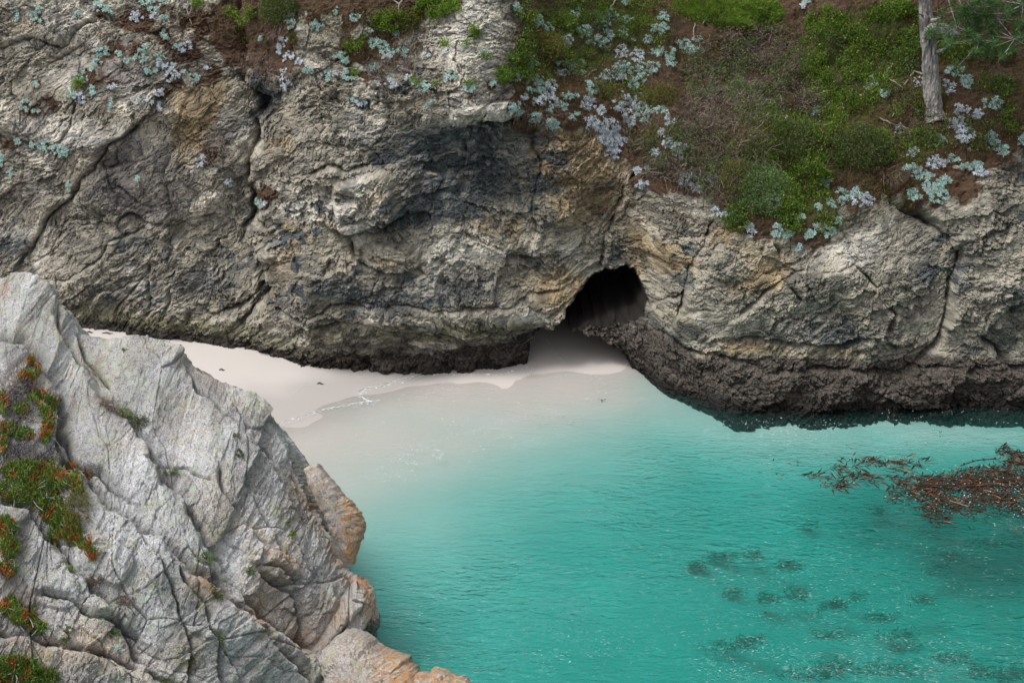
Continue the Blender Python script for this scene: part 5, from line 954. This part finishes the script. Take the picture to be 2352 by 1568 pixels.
cover('dry_ice_plant', [(50, 925, 40, 60, 1), (40, 1010, 34, 40, 1), (110, 1130, 30, 20, 0.6), (90, 1045, 40, 14, 0.6)], 900, 6, 0.07, 0.12, M_GREY, 'dry grey shrivelled ice plant stems in the gully', 720, spread=0.025, h=(0.0, 0.06), clump=0.05, updir=(0, -0.1, 0.1), surf=FG)
shrub('shrub', FG, 178, 1168, 30, 62, M_OLV, 1700, 0.03, 'dark brown-olive bush hanging in the crevice below the ice plant', seed=31)
shrub('shrub', FG, 285, 955, 20, 22, M_GRN, 420, 0.05, 'bright green tuft in the notch of the grey outcrop', seed=32, lw=0.25)
shrub('shrub', FG, 318, 970, 24, 20, M_DGR, 620, 0.026, 'dark green cushion beside the bright green tuft', seed=33)
shrub('shrub', FG, 255, 935, 30, 20, M_DEAD, 520, 0.03, 'dry brown twiggy plant above the bright green tuft', seed=34)
shrub('shrub', FG, 457, 897, 12, 7, M_LGR, 200, 0.026, 'small sage tuft near the crest of the outcrop', seed=35)
shrub('shrub', FG, 545, 1000, 8, 7, M_OLV, 90, 0.026, 'tiny brown-green tuft on the pale rock face', seed=36)
shrub('shrub', FG, 552, 1040, 10, 10, M_DGR, 190, 0.026, 'tiny green tuft below the brown-green one on the face', seed=37)
shrub('shrub', FG, 470, 1282, 26, 20, M_LGR, 520, 0.026, 'grey-green wispy plant in the middle crevice', seed=38)
shrub('shrub', FG, 502, 1356, 22, 24, M_DGR, 680, 0.026, 'dark green bush beside the rust-orange rock patch', seed=39)
shrub('shrub', FG, 160, 1305, 18, 16, M_GRN, 420, 0.022, 'round green tuft with dry skirt on the lower rock', seed=40)
shrub('shrub', FG, 218, 1332, 22, 22, M_DEAD, 360, 0.03, 'dark dry twiggy tuft right of the round green tuft', seed=41)
shrub('shrub', FG, 285, 1380, 18, 16, M_DEAD, 300, 0.03, 'brown dry tuft above the jutting block', seed=42)
shrub('shrub', FG, 408, 1384, 14, 16, M_OLV, 300, 0.026, 'small olive tuft in the crack below the dark green bush', seed=43)
shrub('shrub', FG, 498, 1458, 24, 30, M_LGR, 800, 0.026, 'grey-green bush low in the right-hand crevice', seed=44)
shrub('shrub', FG, 258, 1454, 18, 14, M_LGR, 300, 0.03, 'pale green tuft under the jutting block', seed=45)
shrub('shrub', FG, 82, 1404, 12, 18, M_LGR, 240, 0.026, 'upright grey-green sprig at the end of the ice plant strip', seed=46)
shrub('shrub', FG, 440, 1520, 10, 22, M_OLV, 260, 0.026, 'narrow olive plant in the bottom crack', seed=47)
shrub('shrub', FG, 152, 1455, 10, 26, M_DGR, 260, 0.026, 'dark green fringe in the crack beside the smooth face', seed=48)
shrub('shrub', FG, 380, 1560, 16, 16, M_LGR, 300, 0.026, 'grey-green tuft at the bottom edge of the outcrop', seed=49)
shrub('shrub', FG, 112, 1065, 20, 14, M_GRN, 260, 0.04, 'leafy green plant tucked under the smooth rock', seed=50)
shrub('shrub', FG, 285, 805, 8, 6, M_GRN, 120, 0.022, 'small moss-green tuft by a black hole near the crest', seed=51)
shrub('shrub', FG, 390, 1085, 26, 10, M_LGR, 260, 0.026, 'grey lichened sprawling twig plant on the mid face', seed=52)
shrub('shrub', FG, 575, 1312, 16, 14, M_LGR, 260, 0.024, 'small grey-green tuft on the right-hand face', seed=53)
# succulents with dried flower stalks on the outcrop's right-hand face
def stalked(qx, qy, nr, tone, stalks, label):
    hit = FG(qx, qy)
    if not hit: return
    p, n = hit; root = empty('stalked_succulent', p, label, 'succulent', 'stalked succulents on the outcrop'); g = np.random.default_rng(int(qx + qy))
    for k in range(nr):
        o = bpy.data.objects.new('rosette', ROSG[k % 2] if tone == 2 else (ROS2 if tone else ROS1)[k % 4]); COL.objects.link(o); o.parent = root
        d = Vector((g.normal(0, 0.3), -0.7, 0.6)).normalized(); o.location = Vector(g.normal(0, 0.045, 3).tolist()) + n * 0.03; o.rotation_mode = 'QUATERNION'; o.rotation_quaternion = d.to_track_quat('Z', 'Y'); sz = g.uniform(0.045, 0.065); o.scale = (sz, sz, sz)
    for (ex, ey) in stalks:
        e2 = np.array(at_y(ex, ey, p.y - 0.25)) - np.array(p); b = np.array(n) * 0.03; mid_ = (b + e2) / 2 + np.array([0.02, -0.05, -0.02])
        V, F = tube_geo([(np.stack([b, mid_, e2]), [0.006, 0.005, 0.004])], 5); stk_ = add('flower_stalk', mesh_np('flower_stalk', V, F), M_STALK, root); paths = []
        for _ in range(6):
            h = e2 + g.normal(size=3) * np.array([0.05, 0.03, 0.02]); paths.append((np.stack([e2 * 0.93 + b * 0.07, (e2 + h) / 2, h]), [0.004, 0.006, 0.008]))
        V, F = tube_geo(paths, 5); add('seed_head', mesh_np('seed_head', V, F), M_STALK, stk_)
M_STALK = leaf_mat('dry_stalk', (0.045, 0.028, 0.022), (0.085, 0.055, 0.045), None, 0.9, 0.0)
ROSG = [rosette(530 + i, 16) for i in range(2)]
for r_ in ROSG: r_.materials.append(M_GRN)
stalked(668, 1228, 6, 2, [(703, 1168), (697, 1190), (708, 1186)], 'green rosettes with three tall dead flower stalks, outcrop edge')
stalked(660, 1202, 4, 2, [(672, 1148)], 'green rosettes with one tall dead stalk above the three-stalked plant')
stalked(268, 1492, 7, 0, [(300, 1470)], 'cream and blue-green rosettes in the bottom crevice')
stalked(205, 1238, 4, 1, [], 'small purplish rosette plant at the end of the ice plant tongue')

# ================================================================= kelp, foam and drift
def kelp_material():
    m = NT('kelp'); g_ = m.n('NewGeometry').outputs['Random Per Island']
    col = m.mix(g_, (0.015, 0.010, 0.006), (0.055, 0.027, 0.013)); col = m.mix(m.ramp(m.math('FRACT', m.math('MULTIPLY', g_, 9.7)), 0.91, 0.94), col, (0.24, 0.11, 0.04))
    m.pbr(col, 0.22, 0.6); return m.m
M_KELP = kelp_material()
M_KSUB = leaf_mat('wet_dark_kelp', (0.022, 0.032, 0.020), (0.050, 0.062, 0.036), None, 0.8, 0.0)
def blades(cx, cy, rx, ry, n, g, z=(0.0, 0.05), ln=(0.16, 0.40), adir=None):
    """floating kelp blades (long pointed leaves lying on or just under the surface)"""
    r_ = np.sqrt(g.random(n)); t_ = g.random(n) * 6.283; x = cx + rx * r_ * np.cos(t_); y = cy + ry * r_ * np.sin(t_)
    P = np.stack([x, y, g.uniform(z[0], z[1], n)], -1); a = g.random(n) * 6.283 if adir is None else adir + g.normal(0, 0.95, n)
    Dv = np.stack([np.cos(a), np.sin(a), g.normal(0, 0.035, n)], -1); L = g.uniform(ln[0], ln[1], n)
    if n > 100:
        kp = fbm(x * 1.4 + cx, y * 3.0 + cy, 3, 141) > -0.18; P, Dv, L = P[kp], Dv[kp], L[kp]; n = len(P)
    return leaf_geo(P, Dv, L, L * g.uniform(0.08, 0.17, n), np.tile([[0, 0, 1.0]], (n, 1)), 0.18, g)
def kelp(name, spots, label, cat='kelp', group=None, seed=0, stipes=(), z=(-0.06, 0.022), ln=(0.14, 0.42), mat=None, zc=0.0, adir=0.08):
    g = np.random.default_rng(1700 + seed); c = np.array(at_z(spots[0][0], spots[0][1], zc)); VV_, FF = [], []; off = 0
    for (qx, qy, rx, ry, n) in spots:
        x, y, _ = at_z(qx, qy, zc); x1, y1, _ = at_z(qx, qy - ry, zc); k = y / FQ / CP
        V, F = blades(x - c[0], y - c[1], rx * k * 1.05, abs(y1 - y), n, g, z, ln, adir); VV_.append(V); FF.append(F + off); off += len(V)
    me = mesh_np('blades', np.concatenate(VV_), np.concatenate(FF))
    if len(spots) == 1 and not stipes and spots[0][4] < 40:
        return tag(add(name, me, mat or M_KELP, None, (c[0], c[1], zc)), label, cat, group)
    root = empty(name, (c[0], c[1], zc), label, cat, group); add('blades', me, mat or M_KELP, root)['kind'] = 'stuff'
    for pts in stipes:
        P = np.array([np.array(at_z(a, b)) - c for a, b in pts]); P[:, 2] = 0.035
        t_ = np.linspace(0, len(P) - 1, 6 * len(P)); P = np.stack([np.interp(t_, np.arange(len(P)), P[:, k]) for k in range(3)], -1)
        V, F = tube_geo([(P, np.full(len(P), 0.014))], 6); stp = add('stipe', mesh_np('stipe', V, F), M_KELP, root)
        for q in P[2::5]:
            V, F = tube_geo([(q + np.array([[0, 0, -0.03], [0, 0.01, -0.015], [0.01, 0.02, 0.012], [0.01, 0.03, 0.03], [0.01, 0.03, 0.036]]), [0.004, 0.026, 0.032, 0.018, 0.002])], 7); add('float_bulb', mesh_np('float_bulb', V, F), M_KELP, stp)
    return root
kelp('kelp_raft', [(2220, 1120, 120, 34, 1040), (2300, 1120, 80, 50, 1040), (2130, 1110, 90, 22, 520), (2190, 1160, 80, 18, 280), (2330, 1050, 40, 28, 440), (2090, 1140, 60, 24, 240), (2380, 1110, 60, 60, 600), (2250, 1095, 90, 20, 520), (2140, 1185, 30, 18, 60)], 'large brown floating kelp raft reaching to the right edge', seed=1,
     stipes=[[(2206, 1072), (2240, 1060), (2285, 1056)], [(2068, 1112), (2110, 1116), (2175, 1116)], [(2165, 1142), (2180, 1152), (2225, 1166)], [(2165, 1142), (2200, 1126), (2260, 1100)]])
kelp('kelp_raft_underside', [(2230, 1112, 130, 34, 700), (2320, 1110, 90, 56, 700), (2110, 1130, 80, 30, 260), (2200, 1160, 90, 26, 300)], 'dark sunken part of the kelp raft below its floating blades', seed=9, z=(-0.3, 0.0), ln=(0.12, 0.35), mat=M_KSUB, zc=-0.12)
kelp('kelp_strand', [(1965, 1058, 48, 14, 130), (1930, 1076, 30, 9, 50), (2040, 1068, 40, 14, 70), (2085, 1062, 40, 12, 60)], 'dark brown kelp strand at the upper left of the raft', seed=2)
kelp('kelp_strand', [(1930, 1095, 80, 8, 130), (2000, 1096, 50, 10, 70), (1860, 1090, 24, 5, 20)], 'long thin kelp strand trailing left from the raft', seed=3)
kelp('kelp_strand', [(1912, 1112, 44, 10, 110)], 'rusty orange kelp strand below the long thin one', seed=4)
for i, (qx, qy, rx, ry, n, lab) in enumerate([(1818, 1060, 16, 7, 16, 'small kelp cluster left of the strands'), (1789, 1093, 12, 6, 10, 'small fan of kelp blades left of the thin strand'), (2081, 1017, 6, 6, 4, 'single kelp sprig above the dark strand'), (2161, 997, 5, 6, 4, 'kelp scrap near the dark submerged rock'), (2115, 1218, 10, 7, 6, 'torn kelp leaf floating below the raft'), (2068, 1208, 10, 3, 4, 'thin kelp blade floating below the raft, left one'), (2155, 1195, 7, 7, 5, 'kelp leaf drifting just under the raft edge'),
        (2000, 1118, 12, 4, 6, 'dark kelp scrap between orange strand and raft'), (1888, 1161, 5, 4, 3, 'lone kelp bit floating in open water'), (1667, 1070, 5, 5, 3, 'small kelp bit far left of the strands'), (1774, 1056, 4, 6, 3, 'thin upright kelp scrap beside the small cluster'), (2325, 1216, 18, 7, 10, 'orange kelp scraps at the right edge below the raft'), (1753, 1404, 4, 5, 3, 'lone orange kelp bit in the lower water'), (1377, 918, 12, 4, 6, 'yellow-brown seaweed scrap in the shallows before the cave'), (1317, 968, 5, 2, 3, 'dark seaweed speck in the shallows'), (1292, 958, 4, 2, 2, 'tiny dark speck drifting in the shallows')]):
    kelp('kelp_scrap', [(qx, qy, rx, ry, n)], lab, 'kelp scrap', 'loose kelp scraps on the water', 20 + i, ln=(0.08, 0.2))
SUB = [(1767, 1110, 20, 7, 40, 0.25, 'dark submerged kelp wisp near the thin strand'), (2250, 1019, 34, 12, 160, 0.45, 'round dark submerged kelp ball below the tidal rock'), (1858, 1198, 22, 7, 60, 0.4, 'submerged kelp tuft beneath open water left of raft'), (1880, 1146, 24, 6, 40, 0.5, 'faint submerged kelp streak above the tuft'), (2012, 1164, 22, 8, 60, 0.4, 'submerged dark patch at the raft lower left'), (2080, 1046, 24, 5, 40, 0.5, 'faint submerged streak above the dark strand'), (2235, 1240, 70, 14, 160, 0.7, 'wide faint submerged kelp patch below the raft'),
       (1653, 1268, 34, 12, 150, 0.35, 'dark submerged kelp clump, top one of four'), (1599, 1288, 26, 11, 110, 0.35, 'submerged kelp clump at the far left of the four'), (1725, 1264, 22, 8, 70, 0.35, 'thin submerged kelp clump between the four'), (1805, 1290, 36, 12, 150, 0.35, 'submerged kelp clump right of the other three'), (1355, 1323, 18, 7, 50, 0.6, 'lone faint submerged tuft left in open water'), (1680, 1352, 26, 8, 70, 0.5, 'faint submerged kelp below the row of four'), (1762, 1366, 30, 12, 140, 0.4, 'dark submerged kelp, left of the linked pair'), (1828, 1356, 26, 12, 110, 0.4, 'dark submerged kelp, right of the linked pair'),
       (1906, 1379, 42, 16, 200, 0.4, 'broad dark submerged kelp right of the linked pair'), (1970, 1358, 24, 8, 60, 0.55, 'faint submerged kelp above the broad patch'), (2148, 1299, 40, 14, 120, 0.6, 'submerged kelp haze below the raft, right side'), (2175, 1270, 28, 12, 90, 0.5, 'submerged kelp tuft just above the haze'), (2120, 1368, 30, 14, 110, 0.5, 'submerged kelp tuft right of the broad patch'), (2030, 1405, 40, 10, 110, 0.5, 'long submerged kelp patch in lower right water'), (1723, 1459, 34, 18, 170, 0.45, 'dark submerged kelp low in the middle water'), (2074, 1447, 44, 12, 150, 0.45, 'submerged kelp, upper of two at lower right'), (2080, 1475, 40, 12, 150, 0.45, 'submerged kelp, lower of two at lower right'),
       (1985, 1525, 110, 20, 420, 0.5, 'wide dark submerged kelp bed near the bottom edge'), (1850, 1535, 90, 22, 320, 0.55, 'submerged kelp bed left along the bottom edge'), (2300, 1535, 80, 34, 560, 0.4, 'large dark submerged kelp bed in the bottom right corner'), (1640, 1470, 60, 16, 120, 0.7, 'very faint submerged kelp low in middle left'), (2180, 1500, 50, 16, 160, 0.5, 'submerged kelp beside the dark corner bed'), (1900, 1450, 40, 10, 80, 0.6, 'faint kelp streak above the bottom bed')]
for i, (qx, qy, rx, ry, n, dp, lab) in enumerate(SUB):
    kelp('submerged_kelp', [(qx, qy, rx * 0.95, ry * 0.42, int(n * 0.9)), (qx + rx * RNG.uniform(-0.6, 0.6), qy + ry * RNG.uniform(-0.5, 0.5), rx * RNG.uniform(0.5, 1.2), ry * 0.35, int(n * 0.5))], lab, 'kelp', 'kelp clumps under the surface', 60 + i, z=(-0.22, 0.0), ln=(0.07, 0.22), mat=M_KSUB, adir=0.1, zc=-0.75 - 1.3 * dp)

def foam_material():
    m = NT('foam'); m.pbr((0.70, 0.73, 0.74), 0.6, 0.3); return m.m
M_FOAM = foam_material()
def glint_material():
    m = NT('painted_glint'); m.pbr((0.46, 0.60, 0.60), 0.3, 0.5); return m.m  # pale base colour stands in for glints on the ripples
M_GLINT = glint_material()
def ribbon(name, pts, wid, seed, label):
    g = np.random.default_rng(seed); p = np.array(pts, float); l = np.concatenate([[0], np.cumsum(np.hypot(*np.diff(p, axis=0).T))]); s_ = np.linspace(0, l[-1], int(l[-1] / 1.6)); qx = np.interp(s_, l, p[:, 0]); qy = np.interp(s_, l, p[:, 1]) + 1.2 * fbm(s_ * 0.05, s_ * 0, 3, seed)
    x, y, _ = at_z(qx, qy); d = unit(np.gradient(np.stack([x, y], -1), axis=0)); wn = wid * np.clip(0.55 + 1.1 * fbm(s_ * 0.06, s_ * 0 + 3, 3, seed + 1) + 0.3 * g.normal(size=len(s_)), 0.06, 2.2)
    rows = []
    for k, h in ((-1, 0.0), (0, 0.012), (1, 0.0)):
        X2 = x + k * wn * -d[:, 1]; Y2 = y + k * wn * d[:, 0]; rows.append(np.stack([X2, Y2, np.maximum(sand_z(X2, Y2), 0.0) + 0.012 + h], -1))
    V = np.stack(rows, 1).reshape(-1, 3); return tag(add(name, mesh_np(name, V, grid_faces(len(s_), 3)), M_FOAM), label, 'foam', None, 'stuff')
ribbon('foam_line', [(630, 977), (637, 974), (660, 966), (695, 955), (742, 941), (796, 930), (850, 922), (872, 920)], 0.011, 41, 'white foam line of the swash edge near the outcrop')
ribbon('foam_line', [(850, 922), (838, 917), (828, 911), (822, 904), (826, 899), (840, 894), (872, 890), (891, 881), (929, 870), (983, 857)], 0.010, 42, 'white foam line curling up to the cliff foot')
ribbon('foam_line', [(1252, 790), (1262, 806), (1285, 828), (1296, 836)], 0.009, 43, 'thin foam line on the wet cave floor')
ribbon('foam_line', [(1218, 862), (1222, 848), (1230, 838), (1226, 832)], 0.009, 44, 'short foam line before the cave mouth')
def flecks(name, els, n, ln, wd, seed, label, mat=None):
    """bubbles, broken foam and painted glints: tiny raised lens shapes floating on the surface, drawn out along the ripples"""
    g = np.random.default_rng(seed); qx, qy = in_ells(g, n, els); x, y, _ = at_z(qx, qy); ok = (sand_z(x, y) < 0.01) & (fbm(x * 0.8, y * 1.6, 3, seed) > -0.25); x, y = x[ok], y[ok]; m_ = len(x)
    a = g.normal(0.12, 0.30, m_); L = g.lognormal(math.log(ln), 0.5, m_); W2 = np.minimum(L * 0.6, wd * g.uniform(0.6, 1.5, m_)); e1 = np.stack([np.cos(a), np.sin(a), 0 * a], -1); e2 = np.stack([-np.sin(a), np.cos(a), 0 * a], -1); c = np.stack([x, y, 0 * x + 0.016], -1)
    V = np.stack([c + e1 * L[:, None], c + e2 * W2[:, None], c - e1 * L[:, None], c - e2 * W2[:, None], c + np.array([0, 0, 0.5]) * W2[:, None]], 1).reshape(-1, 3)
    b = np.arange(m_)[:, None, None] * 5; F = (b + np.array([[0, 1, 4], [1, 2, 4], [2, 3, 4], [3, 0, 4]])[None]).reshape(-1, 3)
    return tag(add(name, mesh_np(name, V, F), mat or M_FOAM), label, 'foam', None, 'stuff')
flecks('foam_and_glint_flecks', [(960, 1045, 60, 22, 1.2), (1000, 1050, 24, 8, 2.0), (1380, 920, 110, 22, 0.5), (1250, 950, 60, 12, 1.0), (1000, 880, 120, 16, 0.5), (1000, 980, 300, 90, 0.15), (1120, 1000, 160, 40, 0.4), (900, 1090, 80, 20, 0.8), (1330, 860, 60, 20, 0.8)], 700, 0.013, 0.009, 61, 'white bubbles drifting over the shallow sand')
flecks('foam_and_glint_flecks', [(1800, 990, 190, 34, 1.2), (2000, 1010, 200, 50, 0.6), (2150, 960, 200, 40, 0.7), (1700, 1020, 120, 50, 0.6), (2200, 1120, 180, 60, 0.9), (2280, 1150, 90, 60, 1.5), (1900, 1050, 260, 80, 0.35)], 1100, 0.014, 0.008, 62, 'white flecks on the water around the kelp')
flecks('foam_and_glint_flecks', [(1350, 1250, 520, 130, 0.55), (1500, 1400, 620, 160, 1.0), (2000, 1400, 400, 170, 0.9), (1900, 1520, 460, 60, 1.8), (2050, 1300, 320, 90, 0.8), (1150, 1450, 260, 110, 1.0)], 5000, 0.017, 0.0036, 63, 'small painted glints on the ripples of the lower turquoise water', M_GLINT)  # pale lens flecks modelled in place of glints on the water
for i, (qx, qy, L_, lab) in enumerate([(246, 759, 0.16, 'dark stick of driftweed on the sand by the cliff foot'), (205, 754, 0.10, 'short driftweed scrap on the sand near the outcrop crest'), (414, 774, 0.07, 'small brown drift scrap at the cliff foot'), (510, 857, 0.08, 'thin dark drift scrap on open sand'), (736, 893, 0.09, 'dark seaweed scrap on the wet sand')]):
    x, y, _ = at_z(qx, qy, 0.6); z = float(sand_z(np.array([x]), np.array([y]))[0]); x, y, _ = at_z(qx, qy, z); z = float(sand_z(np.array([x]), np.array([y]))[0]); g = np.random.default_rng(2000 + i)
    P = np.array([[-L_, 0, 0.015], [-L_ * 0.3, 0.03, 0.03], [L_ * 0.4, -0.02, 0.02], [L_, 0.01, 0.012]]); V, F = tube_geo([(P, [0.012, 0.022, 0.018, 0.008]), (P[1:3] * 0.8 + np.array([0, 0.05, 0]), [0.015, 0.008])], 5)
    tag(add('drift_scrap', mesh_np('drift_scrap', V, F), M_KELP, None, (x, y, z)), lab, 'seaweed', 'drift scraps on the sand')


# lacy bubbles left along the swash edge
g = np.random.default_rng(2100); pl_ = np.array([(630, 977), (660, 966), (695, 955), (742, 941), (796, 930), (850, 922), (838, 917), (825, 905), (840, 894), (872, 890), (891, 881), (929, 870), (983, 857), (1060, 860), (1150, 858), (1225, 845)], float)
l_ = np.concatenate([[0], np.cumsum(np.hypot(*np.diff(pl_, axis=0).T))]); s_ = g.random(420) * l_[-1]
x, y, _ = at_z(np.interp(s_, l_, pl_[:, 0]) + g.normal(0, 6, 420), np.interp(s_, l_, pl_[:, 1]) + np.abs(g.normal(0, 3.0, 420)) + 0.5); r_ = g.lognormal(math.log(0.0085), 0.5, 420)
z = np.maximum(sand_z(x, y), 0.012) + 0.004; c = np.stack([x, y, z], -1); o1 = np.array([1.6, 0.4, 0]); o2 = np.array([-0.3, 1.0, 0])
V = np.stack([c + o1 * r_[:, None], c + o2 * r_[:, None], c - o1 * r_[:, None], c - o2 * r_[:, None], c + np.array([0, 0, 0.6]) * r_[:, None]], 1).reshape(-1, 3)
F = (np.arange(420)[:, None, None] * 5 + np.array([[0, 1, 4], [1, 2, 4], [2, 3, 4], [3, 0, 4]])[None]).reshape(-1, 3)
tag(add('foam_and_glint_flecks', mesh_np('foam_and_glint_flecks', V, F), M_FOAM), 'lacy white bubbles left along the swash edge on the sand', 'foam', None, 'stuff')
